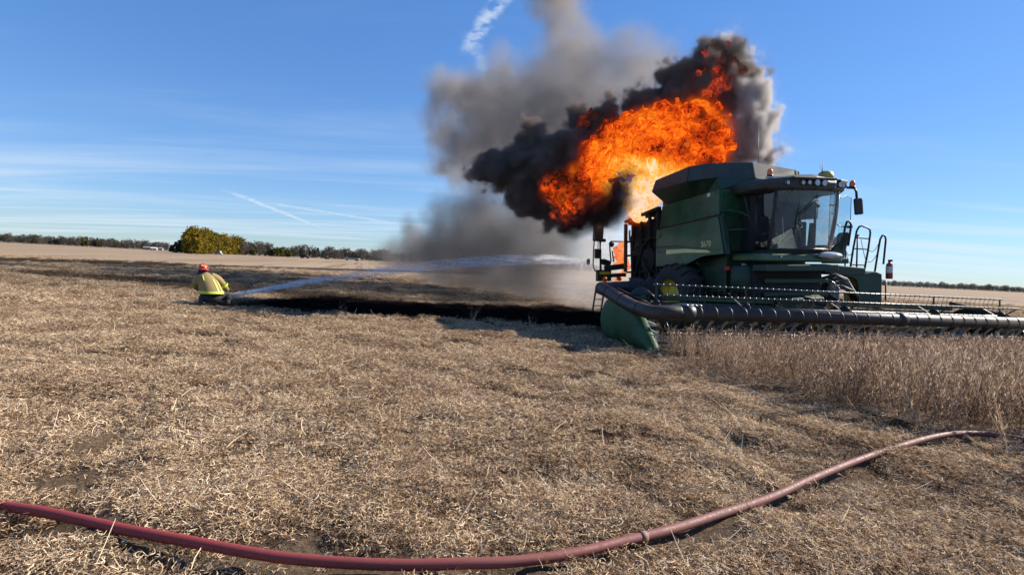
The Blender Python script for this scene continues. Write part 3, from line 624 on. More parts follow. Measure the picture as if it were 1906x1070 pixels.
roof_plan = [(-1.20, 3.55), (-1.30, 2.70), (-1.16, 2.12), (-.60, 1.86), (0, 1.79), (.60, 1.86), (1.16, 2.12), (1.30, 2.70), (1.20, 3.55)]
def ring(plan, k, z, dz=0): return [(x * k, 2.7 + (y - 2.7) * k, z + dz * (1 - (x / 1.3) ** 2)) for x, y in plan]
roof = MB().loft([ring(roof_plan, 0.94, 3.84), ring(roof_plan, 1.0, 3.90), ring(roof_plan, 1.02, 4.02, 0.03), ring(roof_plan, 0.97, 4.12, 0.06), ring(roof_plan, 0.80, 4.16, 0.09)]).build('cab_roof', paint('dark_roof', (0.018, 0.027, 0.023), 0.5, dust=0.22, scale=2), cab, 0.015)
roof.name = 'cab_roof'
for (x, y, r_) in ((-.40, 1.83, .055), (-.24, 1.80, .055), (-.04, 1.77, .075), (.18, 1.78, .075), (.80, 1.93, .065), (.95, 2.00, .065), (1.08, 2.08, .05), (-.75, 1.93, .05)):
    d = Vector((x * 0.35, -1, -0.05)).normalized(); p = Vector((x, y - 0.005, 4.02)); l_ = MB(); l_.cyl(p + d * 0.03 + Vector((0, 0.05, 0)), p + d * 0.035, r_, r_ * 0.96, 16); lamp = l_.build('roof_lamp', LENS, roof)
    MB().tube([p + Vector((math.cos(a) * r_ * 1.1, 0, math.sin(a) * r_ * 1.1)) + d * 0.03 for a in np.linspace(0, 2 * PI, 17)[:-1]], 0.012, 6, closed=True).build('lamp_rim', BLACK, lamp)
MB().box((-.1, 1.775, 4.12), (1.3, 0.10, 0.06)).build('roof_visor', BLACK, roof, 0.015); MB().box((.95, 1.99, 4.11), (.42, 0.10, 0.07), (0, 0, 0.42)).build('roof_visor', BLACK, roof, 0.015)
MB().lathe([(0.0, .17), (.10, .16), (.16, .12), (.19, .04), (.19, -.04), (.15, -.08)], (0.50, 2.05, 4.20), 'z', 20).build('satellite_receiver', paint('yellow_green_cap', (0.40, 0.33, 0.05), 0.45, dust=0.3), roof)
MB().tube([(.34, 2.0, 4.15), (.34, 2.0, 4.60)], [0.012, 0.006], 6).build('roof_antenna', BLACK, roof)
MB().tube([(.38, 2.06, 4.35), (.24, 2.0, 4.52)], 0.003, 5).build('roof_antenna', BLACK, roof)
def beacon(p):
    p = Vector(p); b = MB().lathe([(0, .15), (.035, .145), (.062, .11), (.070, .05), (.070, 0)], p, 'z', 16).build('amber_beacon', AMBER, combine); MB().cyl(p - Vector((0, 0, .05)), p, .075, .072, 16).build('beacon_base', BLACK, b); return b
beacon((-1.02, 2.22, 4.24)); beacon((1.26, 1.98, 4.00))
MB().bar((-1.15, 2.2, 4.17), (-.70, 2.2, 4.19), 0.10, 0.025).build('beacon_bracket', STEEL, roof); MB().tube([(1.2, 2.1, 3.98), (1.30, 1.95, 3.95), (1.36, 1.95, 3.86), (1.40, 1.97, 3.70)], 0.03, 8).build('mirror_arm', BLACK, roof)
MB().box((1.44, 1.95, 3.49), (0.22, 0.09, 0.42), (0, R(-6), R(-10))).build('wing_mirror', BLACK, combine, 0.035)
# wiper and what is seen inside the cab
wp = MB(); a0 = Vector((.12, 1.86, 3.72)); a1 = Vector((-.42, 1.90, 3.26)); wp.tube([a0, a1], 0.014, 6); wp.tube([a0 + Vector((.07, 0, 0)), a1 + Vector((.07, 0, -.02))], 0.010, 6); wp.build('wiper_arm', BLACK, cab)
MB().bar((-.36, 1.93, 3.80), (-.48, 1.99, 2.75), 0.018, 0.035).build('wiper_blade', BLACK, cab)
seat = MB(); seat.box((0.0, 3.0, 2.62), (.52, .50, .16)); seat.box((0.0, 3.24, 3.05), (.50, .14, .85), (R(-8), 0, 0)); seat.box((0, 3.27, 3.55), (.28, .1, .2)); seat.build('driver_seat', SEATC, cab, 0.05)
MB().box((-.38, 2.95, 2.66), (.20, .60, .35)).build('armrest_console', CABTRIM, cab, 0.04)
MB().prism([(-.62, 2.35, 2.46), (.12, 2.45, 2.46), (.12, 2.5, 2.98)], (0, 0.10, 0)).build('cab_sunshade', CABTRIM, cab, 0.01)
MB().cyl((.12, 2.35, 2.42), (.10, 2.58, 3.02), .07, .05, 12).build('steering_column', SEATC, cab)
MB().tube([Vector((.08, 2.60, 3.05)) + Vector((math.cos(a) * .21, math.sin(a) * .14, math.sin(a) * .14 * .7)) for a in np.linspace(0, 2 * PI, 25)[:-1]], 0.016, 7, closed=True).build('steering_wheel', SEATC, cab)
MB().box((.52, 2.5, 2.78), (.10, .12, .62), (0.1, 0, 0)).build('corner_monitor', BLACK, cab, 0.02); MB().tube([(.45, 2.3, 3.62), (.47, 2.28, 3.5)], .02, 6).ball((.47, 2.24, 3.5), .045).build('cab_lamp', BLACK, cab)
MB().lathe([(0.02, 0), (.30, .01), (.31, .05), (.02, .06)], (.30, 2.75, 2.40), 'z', 24).build('cab_floor_mat', CABTRIM, cab)
# cab deck, lamp pod, belly
MB().prism([(-1.25, 2.24, 2.30), (1.28, 2.24, 2.26), (1.28, 2.24, 2.06), (-1.25, 2.24, 2.10)], (0, 1.1, 0)).build('cab_deck', GREEN, combine, 0.04)
MB().box((-.15, 2.26, 1.93), (2.2, .5, .16)).build('deck_beam', DGREEN, combine, 0.02)
MB().ball((.80, 2.16, 2.24), (.34, .22, .10), 20, 10).build('step_lamp_dome', LENS, combine); MB().cyl((-.63, 2.235, 2.21), (-.63, 2.215, 2.21), .03, n=12).build('deck_bolt', STEEL, combine)
MB().box((-.15, 3.0, 1.45), (2.1, 1.0, 0.95)).build('belly_frame', SOOT, combine, 0.03)
for z in (1.25, 1.6): MB().bar((-.95, 2.44, z), (1.0, 2.44, z - .02), 0.10, 0.12).build('axle_beam', DGREEN, combine, 0.02)
fh = MB(); fh.prism([(-.72, 2.2, 0.35), (-.72, 2.2, 1.15), (-.72, 4.0, 1.85), (-.72, 4.0, 1.0)], (1.44, 0, 0)); fh.build('feeder_house', DGREEN, combine, 0.03)
res = MB(); res.lathe([(0.0, -.36), (.26, -.36), (.33, -.30), (.33, .30), (.26, .36), (0, .36)], (-1.15, 2.95, 1.62), 'z', 24); res.build('hydraulic_tank', DGREEN, combine)
MB().cyl((-1.15, 2.95, 1.98), (-1.15, 2.95, 2.04), .07, n=14).build('tank_cap', STEEL, combine); MB().box((-1.30, 3.3, 1.9), (.28, .2, .12)).build('warning_plate', RED, combine, 0.02)
# wheels
def wheel(name, c, r_, w, side, lugs, hub_mat):
    """side: -1 when the outer face looks to -x"""
    c = Vector(c); W = empty(name); W.parent = combine; W.location = c
    prof = [(r_ * .56, -w * .42), (r_ * .72, -w * .5), (r_ * .9, -w * .48), (r_ * .97, -w * .36), (r_, -w * .15), (r_, w * .15), (r_ * .97, w * .36), (r_ * .9, w * .48), (r_ * .72, w * .5), (r_ * .56, w * .42)]
    ty = MB().lathe(prof, (0, 0, 0), 'x', 48)
    for k in range(lugs):
        for s in (-1, 1):
            a = 2 * PI * (k + (0.5 if s > 0 else 0)) / lugs; d = Vector((0, math.cos(a), math.sin(a))); tn = Vector((0, -math.sin(a), math.cos(a)))
            ty.bar(d * (r_ * 1.012) + Vector((s * w * .04, 0, 0)), d * (r_ * .955) + Vector((s * w * .47, 0, 0)) + tn * (r_ * .13), .055, .07)
    ty.build('tyre', RUBBER, W)
    rim = MB().lathe([(r_ * .58, -w * .40), (r_ * .57, -w * .30), (r_ * .50, -w * .18), (r_ * .28, -w * .12), (r_ * .24, -w * .26), (0, -w * .27)] if side < 0 else [(r_ * .58, w * .40), (r_ * .57, w * .30), (r_ * .50, w * .18), (r_ * .28, w * .12), (r_ * .24, w * .26), (0, w * .27)], (0, 0, 0), 'x', 36)
    rim.build('rim', hub_mat, W)
    hb = MB().lathe([(0, side * w * .44), (r_ * .16, side * w * .43), (r_ * .18, side * w * .38), (r_ * .18, side * w * .2)], (0, 0, 0), 'x', 24); hb.build('hub', hub_mat, W)
    return W
wheel('front_wheel', (-1.72, 5.2, 0.97), 1.03, .72, -1, 20, YELLOW); wheel('front_wheel', (1.95, 4.1, 0.62), 1.03, .72, 1, 20, YELLOW)
wheel('rear_wheel', (-1.45, 8.15, 0.78), .76, .5, -1, 18, YELLOW); wheel('rear_wheel', (1.45, 8.15, 0.62), .76, .5, 1, 18, YELLOW)
MB().cyl((-1.5, 5.2, .95), (1.5, 5.2, .85), .16, n=16).build('front_axle', DGREEN, combine); MB().cyl((-1.3, 8.15, .76), (1.3, 8.15, .66), .11, n=14).build('rear_axle', DGREEN, combine)
# inner wheel arch
arch = MB(); pts = [(6.35, 1.5), (6.1, 1.95), (5.7, 2.18), (5.2, 2.26), (4.7, 2.2), (4.3, 2.0)]
arch.add([(x, y, z) for x in (-1.6, -1.3) for y, z in pts], [(i, i + 1, 7 + i, 6 + i) for i in range(5)]); o = arch.build('wheel_arch', DGREEN, combine); o.modifiers.new('thick', 'SOLIDIFY').thickness = 0.03
# ---- cab-side platform, open door, ladder, rails
door = MB(); D = [(1.00, 2.42, 2.52), (1.10, 2.46, 2.44), (1.35, 2.50, 2.56), (1.62, 2.55, 2.62), (1.84, 2.60, 2.72), (1.88, 2.60, 3.2), (1.86, 2.58, 3.78), (1.66, 2.54, 3.84), (1.46, 2.50, 3.76), (1.26, 2.46, 3.84), (1.02, 2.42, 3.86)]
door.add(D, [tuple(range(len(D)))]); door = door.build('open_cab_door', DOORGLASS, combine)
door['label'] = 'clear glass cab door swung wide open'
MB().tube([Vector(p) for p in D], 0.009, 6, closed=True).build('door_frame', BLACK, door)
for z in (2.72, 3.56): MB().bar((1.0, 2.40, z), (1.16, 2.42, z), .07, .05).build('door_hinge', BLACK, door, 0.01)
MB().tube([(1.02, 2.38, 3.36), (1.10, 2.36, 3.30), (1.12, 2.36, 2.84), (1.03, 2.38, 2.76)], .016, 7).build('door_handle', BLACK, door)
MB().tube([(1.12, 2.38, 3.10), (1.35, 2.42, 3.02), (1.72, 2.5, 2.98)], .014, 6).build('door_bar', BLACK, door)
MB().box((1.74, 2.52, 3.01), (.22, .07, .07)).build('door_latch', BLACK, door, 0.015)
MB().prism([(1.22, 2.52, 2.08), (1.22, 2.52, 2.36), (1.34, 2.52, 2.50), (1.60, 2.52, 2.74), (1.74, 2.52, 2.88), (1.84, 2.52, 2.84), (1.66, 2.52, 2.30), (1.62, 2.52, 2.06)], (0.03, 0.35, 0)).build('deck_side_guard', DGREEN, combine, 0.04)
MB().tube([(1.48, 2.46, 2.40), (1.56, 2.46, 3.0), (1.62, 2.46, 3.14), (1.70, 2.46, 3.15), (1.76, 2.46, 3.05), (1.68, 2.46, 2.50)], .028, 8).build('grab_hoop', BLACK, combine)
MB().bar((1.53, 2.46, 2.78), (1.73, 2.46, 2.76), .02).build('hoop_bar', BLACK, combine)
MB().box((1.42, 2.62, 2.10), (.42, .5, .14)).build('deck_step', DGREEN, combine, 0.02)
MB().prism([(1.28, 2.82, 2.02), (2.66, 2.82, 1.90), (2.70, 2.82, 1.76), (2.55, 2.82, 1.72), (2.20, 2.82, 1.70), (1.6, 2.82, 1.72), (1.28, 2.82, 1.80)], (0, 0.8, 0)).build('access_platform', DGREEN, combine, 0.02)
box_poly = [(2.02, 1.80), (2.02, 1.66), (2.30, 1.64), (2.46, 1.56), (2.52, 1.40), (2.54, .80), (3.38, .72), (3.34, 1.72), (3.1, 1.80), (2.7, 1.76)]
MB().prism([(x, 2.90, z) for x, z in box_poly], (0.02, .45, 0)).build('ladder_box', DGREEN, combine, 0.02)
Y3 = 3.1
r1 = MB().tube([(2.44, Y3, 1.92), (2.52, Y3, 2.45), (2.62, Y3, 2.94), (2.70, Y3, 3.06), (2.80, Y3, 3.08), (2.98, Y3, 3.03), (3.08, Y3, 2.98), (3.10, Y3, 2.88), (3.04, Y3, 2.4), (2.92, Y3, 1.78)], .026, 8).build('hand_rail', BLACK, combine)
for x0, x1, z in ((2.61, 3.07, 2.74), (2.55, 3.0, 2.44), (2.47, 2.92, 1.99)): MB().bar((x0, Y3, z), (x1, Y3, z - .02), .03).build('rail_bar', BLACK, r1)
MB().tube([(2.76, Y3 + .1, 1.9), (2.76, Y3 + .1, 2.78)], [.022, .022], 8).cyl((2.76, Y3 + .1, 2.78), (2.76, Y3 + .1, 2.84), .02, .055).build('rail_post', BLACK, combine)
MB().tube([(3.30, Y3, 1.78), (3.40, Y3, 2.4), (3.46, Y3, 2.72), (3.53, Y3, 2.82), (3.62, Y3, 2.82), (3.66, Y3, 2.70), (3.60, Y3, 2.0)], .026, 8).build('hand_rail', BLACK, combine)
MB().tube([(2.25, Y3, 1.95), (2.25, Y3, 2.62)], .02, 8).build('rail_post', BLACK, combine)
def sag(a, b, drop, r_=.008):
    a = Vector(a); b = Vector(b); MB().tube([a.lerp(b, s) - Vector((0, 0, drop * 4 * s * (1 - s))) for s in np.linspace(0, 1, 11)], r_, 5).build('rail_chain', BLACK, combine)
sag((3.05, Y3, 2.42), (3.44, Y3, 2.66), .16); sag((2.98, Y3, 2.1), (3.40, Y3, 2.36), .14); sag((2.2, Y3, 2.6), (2.55, Y3, 2.5), .30); sag((2.25, Y3, 2.4), (2.5, Y3, 2.0), .12); sag((2.78, Y3, 2.7), (2.98, Y3, 2.1), .05)
MB().tube([(3.58, 3.0, 1.55), (3.60, 3.0, 1.25), (3.61, 3.0, 0.95)], .02, 6).build('trailing_cable', BLACK, combine)
ex = MB(); ex.lathe([(0, .46), (.03, .46), (.04, .42), (.085, .38), (.09, .0), (.08, -.03)], (3.55, 2.86, 1.62), 'z', 18); ex = ex.build('fire_extinguisher', RED, combine); ex['label'] = 'small red fire extinguisher on the ladder rail'
MB().lathe([(.093, .14), (.093, .32)], (3.55, 2.86, 1.62), 'z', 18).build('extinguisher_label', WHITE, ex); MB().box((3.55, 2.84, 2.10), (.05, .12, .06)).build('extinguisher_valve', BLACK, ex, .01)
# hose bundle under the platform
for k in range(9):
    z = 1.74 - .045 * k; x = 1.1 + .03 * k; o1 = random.uniform(-.04, .04)
    MB().tube([(x, 2.66 + o1, z - .1), (x + .3, 2.6 - o1, z - .03 + o1), (x + .75, 2.62, z - .14), (x + 1.02, 2.72 + o1, z - .34), (x + 1.1, 2.9, z - .55)], .034, 8).build('hydraulic_hose', BLACK, combine)
for k in range(6): MB().tube([(1.18, 2.58, 1.62 - k * .07), (1.30, 2.52, 1.52 - k * .07), (1.44, 2.52, 1.40 - k * .06)], .02, 6).cyl((1.44, 2.52, 1.40 - k * .06), (1.50, 2.53, 1.34 - k * .06), .032, n=10).build('hose_coupling', STEEL, combine)
# ---- rear platform, post, lamps and ladder
MB().bar((-1.45, 9.15, 1.90), (-2.2, 9.45, 1.80), .18, .20).build('rear_arm', SOOT, combine, .02)
MB().bar((-1.45, 9.15, 1.58), (-1.95, 9.45, 1.54), .12, .14).build('rear_arm', SOOT, combine, .02)
MB().box((-2.12, 9.5, 2.02), (.34, .3, .20), (0, .3, 0)).build('rear_joint', SOOT, combine, .04)
MB().tube([(-2.32, 9.5, 1.7), (-2.34, 9.5, 2.85)], .04, 8).build('rear_post', BLACK, combine); MB().tube([(-2.44, 9.5, 2.2), (-2.42, 9.5, 2.9)], .018, 6).build('rear_post', BLACK, combine)
MB().box((-2.42, 9.5, 3.20), (.34, .22, .80), (0, R(3), 0)).build('tall_rear_box', BLACK, combine, .02)
MB().box((-2.28, 9.46, 2.84), (.24, .16, .12)).build('post_clamp', BLACK, combine, .02); MB().box((-2.44, 9.48, 2.35), (.24, .16, .36)).build('post_junction', BLACK, combine, .03)
lb = MB().box((-2.20, 9.5, 1.54), (.54, .22, .42)).build('rear_light_box', DGREEN, combine, .02)
MB().box((-2.18, 9.385, 1.64), (.46, .012, .10)).build('yellow_band', YELLOW, lb); MB().lathe([(0, -.07), (.07, -.06), (.10, -.01), (.10, .04)], (-2.20, 9.36, 1.40), 'y', 16).build('amber_lamp', AMBER, lb)
am = MB().lathe([(0, -.07), (.07, -.06), (.10, -.01), (.10, .04)], (-1.62, 9.36, 1.44), 'y', 16).build('amber_lamp', AMBER, combine)
MB().tube([(-2.56, 9.5, 2.95), (-2.60, 9.5, 2.6), (-2.62, 9.5, 1.9), (-2.54, 9.5, 1.72), (-2.42, 9.5, 1.68)], .024, 8).build('rear_hoop', BLACK, combine)
MB().tube([(-1.52, 9.3, 2.80), (-1.96, 9.4, 2.80), (-2.02, 9.4, 2.74), (-1.95, 9.4, 2.05)], .026, 8).build('rear_hoop', BLACK, combine)
MB().tube([(-1.90, 9.4, 2.45), (-1.84, 9.4, 2.05)], .03, 8).build('rear_post', BLACK, combine); MB().ball((-1.93, 9.38, 2.70), (.09, .07, .11)).build('rear_camera', BLACK, combine)
lad = MB(); lad.bar((-2.50, 9.5, 1.05), (-2.62, 9.6, .02), .05, .06); lad.bar((-2.16, 9.5, 1.05), (-2.28, 9.6, .02), .05, .06); lad = lad.build('rear_ladder', BLACK, combine, .005)
for z in (.18, .42, .66, .90): MB().bar((-2.60 + z * .11, 9.58 - z * .1, z), (-2.26 + z * .11, 9.58 - z * .1, z), .03).build('rung', BLACK, lad)
MB().bar((-2.45, 9.5, 1.10), (-1.5, 9.2, 1.25), .08, .10).build('rear_step_frame', SOOT, combine, .01)
# ------------------------------------------------------------------ cutting header with air tube in front of it
header = empty('cutting_header', ORI, (0, 0, YAW))
tag(header, 'wide green cutting header with grey ribbed air tube along its front', 'combine header')
XL, XR = -HALF_W, HALF_W
SHIELD = [(0.02, .03), (1.0, .035), (1.95, .05), (2.35, .10), (2.55, .22), (2.66, .42), (2.62, .66), (2.45, .88), (2.2, 1.02), (1.7, 1.06), (1.2, .96), (.75, .74), (.40, .42), (.12, .16)]
def shield(x, th, name):
    outer = [(x, y, z) for y, z in SHIELD]; cy_, cz_ = 1.5, .5
    sg = -1 if x < 0 else 1
    mids = [[(x + sg * o_, cy_ + (y - cy_) * k_, cz_ + (z - cz_) * k_) for y, z in SHIELD] for o_, k_ in ((.05, .96), (.085, .88), (.11, .74), (.125, .5), (.13, .2))]
    inner = [(x + th, y, z) for y, z in SHIELD]
    mb = MB(); mb.loft([inner, outer] + mids, True, caps=True)
    return mb.build(name, SHGREEN, header, 0.012)
SHGREEN = paint('shield_green', (0.005, 0.058, 0.015), 0.5, dust=0.22, scale=1.4, var=0.4, spec=0.3, bump=0.15)
sh = shield(XL, .10, 'end_shield'); sh['label'] = 'curved green end shield with yellow emblem'
shield(XR - .10, .10, 'end_shield')
deer_emblem('shield_emblem', .075, PALEYEL, sh, ((XL - .088, 2.24, .78), (0, -1, 0), (0, 0.1, 1)))
text_mesh('shield_lettering', '635F', .10, PALEYEL, sh, ((XL - .105, 2.34, .60), (0, -1, 0.03), (0, 0, 1)), 0.15)
#MB().prism([(XL - .054, 1.62, .08), (XL - .054, 1.60, .98), (XL - .054, 1.585, .98), (XL - .054, 1.605, .08)], (.01, 0, 0)).build('shield_seam', DGREEN, sh)
for x, s in ((XL, 1), (XR, -1)):
    nose = MB().loft([[(x, -.02, .02), (x + s * .10, -.02, .02), (x + s * .07, -.02, .08), (x + s * .02, -.02, .08)], [(x, .5, .04), (x + s * .26, .5, .06), (x + s * .22, .5, .36), (x + s * .02, .5, .40)], [(x + s * .02, 1.0, .06), (x + s * .32, 1.0, .10), (x + s * .28, 1.0, .62), (x + s * .04, 1.0, .72)]]).build('crop_divider', GREEN, header, .02)
    MB().loft([[(x + s * .01, -.22, .015), (x + s * .05, -.22, .015), (x + s * .04, -.22, .035), (x + s * .02, -.22, .035)], [(x, .0, .018), (x + s * .105, .0, .018), (x + s * .075, .0, .085), (x + s * .018, .0, .085)]]).build('divider_tip', YELLOW, nose, .005)
for k, (y, z) in enumerate(((.62, .56), (.52, .40), (.46, .30))):
    MB().prism([(XL + .115, y + .15, z + .07), (XL + .30, y, z), (XL + .30, y + .01, z - .05), (XL + .115, y + .1, z - .03)], (0.02, .004, 0.0)).build('white_reflector', WHITE, header)  # small white pieces inside the end shield
# frame, deck
MB().box((0, 2.36, .62), (XR * 2 - .3, .10, .62)).build('back_sheet', DGREEN, header, .01)
MB().box((0, 2.40, 1.03), (XR * 2 - .3, .16, .13)).build('top_beam', GREEN, header, .02)
MB().prism([(XL + .12, .42, .09), (XL + .12, 1.2, .20), (XL + .12, 2.3, .33), (XL + .12, 2.3, .27), (XL + .12, 1.2, .14), (XL + .12, .42, .05)], (XR * 2 - .24, 0, 0)).build('header_deck', BLACK, header)
MB().box((0, .40, .07), (XR * 2 - .3, .07, .035)).build('cutter_bar', STEEL, header)
gme = None
for i in range(int((XR * 2 - .5) / .1524)):          # sickle guards
    x = XL + .28 + i * .1524
    if gme is None:
        g = MB().loft([[(-.022, 0, -.02), (.022, 0, -.02), (.022, 0, .02), (-.022, 0, .02)], [(-.006, -.13, -.006), (.006, -.13, -.006), (.006, -.13, .006), (-.006, -.13, .006)]]).build('sickle_guard', STEEL, header); gme = g.data
    else: g = link('sickle_guard', gme, None, header)
    g.location = (x, .37, .065)
auger = MB().cyl((XL + .2, 1.85, .52), (XR - .2, 1.85, .52), .22, n=20); auger.build('gathering_auger', DGREEN, header)
fl = MB(); V = []; Fc = []
nturn = 260
for i in range(nturn + 1):
    s = i / nturn; x = XL + .25 + s * (XR * 2 - .5); a = (s - .5) * (1 if s < .5 else -1) * 2 * PI * 10
    for r_ in (.21, .31): V.append((x, 1.85 + r_ * math.cos(a), .52 + r_ * math.sin(a)))
fl.add(V, [(2 * i, 2 * i + 1, 2 * i + 3, 2 * i + 2) for i in range(nturn)], True); fl.build('auger_flighting', STEEL, header)
# reel: six bats with spring tines, spiders and arms
RC = Vector((0, .92, .90)); RR = .47
reel = MB().cyl((XL + .35, RC.y, RC.z), (XR - .35, RC.y, RC.z), .075, n=16).build('reel', BLACK, header)
reel['label'] = 'dark pick-up reel with rows of thin tines'
tine_me = None
phase = R(86)
for b in range(6):
    a = phase + b * PI / 3; by, bz = RC.y + RR * math.cos(a), RC.z + RR * math.sin(a)
    bat = MB().cyl((XL + .38, by, bz), (XR - .38, by, bz), .021, n=8)
    for i in range(int((XR * 2 - .9) / .1524)): bat.cyl((XL + .45 + i * .1524 - .012, by, bz), (XL + .45 + i * .1524 + .012, by, bz), .027, n=6)
    bat.build('reel_bat', paint('bat_%d' % b, (0.09, 0.09, 0.088), 0.4, metal=0.3, dust=0.2) if b == 0 else bpy.data.materials['bat_0'], reel)
    if tine_me is None: tine_me = MB().tube([(0, 0, 0), (0, .03, -.08), (0, .035, -.16), (0, .01, -.24)], [.0055, .005, .0045, .003], 4).build('tine', BLACK, reel).data; first = True
    else: first = False
    if b in (0, 1, 2, 3):
        n_t = int((XR * 2 - .9) / .1524)
        for i in range(n_t):
            if first and i == 0: t_ = [c for c in reel.children if c.name.startswith('tine')][0]
            else: t_ = link('tine', tine_me, None, reel)
            t_.location = (XL + .45 + i * .1524, by, bz - .02)
for x in (XL + .45, -2.7, 0, 2.7, XR - .45):
    sp = MB()
    for b in range(6):
        a = phase + b * PI / 3; sp.bar((x, RC.y, RC.z), (x, RC.y + RR * math.cos(a), RC.z + RR * math.sin(a)), .05, .012)
    sp.lathe([(.05, -.01), (.16, -.01), (.16, .01), (.05, .01)], (x, RC.y, RC.z), 'x', 18); sp.build('reel_spider', BLACK, reel)
for x in (XL + .22, 0.06, XR - .22):
    MB().prism([(x, 2.4, 1.10), (x, 2.4, 1.22), (x, 1.2, 1.04), (x, .85, .98), (x, .85, .88), (x, 1.3, .92)], (.07, 0, 0)).build('reel_arm', BLACK, header, .01)
# front air tube: runs along the header, round the end and back to the fan
AR = .132; AY, AZ = -.02, .855
main = [(XR + .15, AY, AZ), (XL + .42, AY, AZ)]
tube = MB().tube(main, AR, 28).build('air_tube', TUBEGREY, header); tube['label'] = 'long grey ribbed air tube across the header front'
bend = [(XL + .42, AY, AZ), (XL + .22, AY + .0, AZ), (XL + .05, AY + .06, AZ - .01), (XL - .06, AY + .20, AZ - .02), (XL - .10, AY + .42, AZ), (XL - .10, .9, .895), (XL - .10, 1.5, 1.0), (XL - .10, 2.0, 1.10), (XL - .09, 2.4, 1.16), (XL - .04, 2.68, 1.185), (XL + .1, 2.88, 1.19), (XL + .35, 2.96, 1.19)]
def smooth_path(P, n=4):
    P = [Vector(p) for p in P]; out = []
    for i in range(len(P) - 1):
        p0, p1, p2, p3 = P[max(i - 1, 0)], P[i], P[i + 1], P[min(i + 2, len(P) - 1)]
        for k in range(n):
            s = k / n; out.append(0.5 * ((2 * p1) + (p2 - p0) * s + (2 * p0 - 5 * p1 + 4 * p2 - p3) * s * s + (3 * p1 - p0 - 3 * p2 + p3) * s ** 3))
    return out + [P[-1]]
elbow = MB().tube(smooth_path(bend, 5), AR + .012, 28).build('air_tube_elbow', TUBEGREY, header)
for k in (22, 29, 36, 43):
    pth = smooth_path(bend, 5); p = pth[k]; d = (pth[k + 1] - pth[k - 1]).normalized(); MB().tube([p - d * .02, p + d * .02], AR + .020, 28).build('elbow_clamp', BLACK, elbow)
ring_me = None; drop_me = None; step = .338
for i in range(31):
    x = XL + .85 + i * step
    if x > XR + .1: break
    if ring_me is None:
        o = MB().lathe([(AR - .002, -.014), (AR + .009, -.010), (AR + .009, .010), (AR - .002, .014)], (0, 0, 0), 'x', 28).build('tube_ring', BLACK, tube); ring_me = o.data
    else: o = link('tube_ring', ring_me, None, tube)
    o.location = (x, AY, AZ)
    if drop_me is None:
        drop_me = MB().tube([(0.06, 0, -.09), (.03, .02, -.16), (0, .06, -.22), (-.02, .16, -.40), (-.03, .33, -.70)], [.042, .034, .027, .025, .022], 8).build('drop_nozzle', paint('dusty_drop_tube', (0.24, 0.20, 0.16), 0.6, dust=0.4), header); o = drop_me; drop_me = o.data
    else: o = link('drop_nozzle', drop_me, None, header)
    o.location = (x - .04, AY, AZ)
for x in (XL + .62, .55): MB().lathe([(AR - .002, -.10), (AR + .022, -.09), (AR + .022, .09), (AR - .002, .10)], (x, AY, AZ), 'x', 28).build('tube_coupling', TUBEGREY if x > 0 else BLACK, tube)
for x in (-3.6, -1.95, -.3, 1.35, 3.0, 4.6): MB().bar((x, AY + .05, AZ - .1), (x + .22, 1.0, .48), .03, .05).build('tube_bracket', STEEL, header)
for z, y in ((.475, .45), (.40, .52)): MB().tube([(XL + .38, y - .1, z + .16), (XL + .52, y, z), (XR - .5, y, z)], .010, 6).build('crop_guide_rod', STEEL, header)
# fan, drive and hoses at the near end
fan = MB().lathe([(.02, -.16), (.30, -.16), (.36, -.10), (.36, .10), (.30, .16), (.02, .16)], (XL + .85, 2.62, 1.10), 'x', 28).build('fan_housing', SOOT, header)
MB().prism([(XL + .62, 2.2, .93), (XL + .86, 2.2, 1.36), (XL + 1.02, 2.2, 1.52), (XL + 1.16, 2.2, 1.40), (XL + 1.48, 2.2, .96)], (0, .16, 0)).build('fan_shroud', SOOT, header, .03)
MB().box((XL + .76, 2.1, 1.02), (.26, .22, .36)).build('green_gearbox', GREEN, header, .03)
MB().tube(smooth_path([(XL + .35, 2.96, 1.19), (XL + .6, 2.92, 1.22), (XL + .75, 2.8, 1.24), (XL + .85, 2.7, 1.2)]), .14, 18).build('fan_duct', BLACK, header)
for k in range(9): p = Vector((XL + .36 + k * .05, 2.95, 1.19 + k * .004)); MB().lathe([(.14, -.012), (.158, 0), (.14, .012)], p, 'x', 20).build('duct_rib', BLACK, header)
for k in range(6):
    MB().tube(smooth_path([(XL + .15 + .03 * k, 2.0, .92 + .02 * k), (XL + .26 + .03 * k, 1.6, 1.12 + .03 * k), (XL + .48, 1.3 - .04 * k, 1.10), (XL + .70, 1.5 + .05 * k, .98), (XL + .9, 2.0, 1.02)]), .018, 6).build('header_hose', BLACK, header)
for k in range(4): MB().tube(smooth_path([(XL + .5 + .12 * k, .4, .97), (XL + .58 + .1 * k, .2, 1.02), (XL + .7 + .1 * k, .12, 1.0), (XL + .8 + .1 * k, .25, .9)]), .012, 6).build('wire_tie', STEEL, header)
#MB().prism([(XL + 1.02, 1.7, 1.50), (XL + 1.05, 1.7, 1.50), (XL + 1.62, 1.2, 1.05), (XL + 1.55, 1.2, .98)], (.02, .03, 0)).build('reel_lift_strut', STEEL, header)
MB().tube([(XL + .90, 2.18, 1.0), (XL + .93, 2.18, 1.62)], .012, 6).build('marker_rod', BLACK, header)
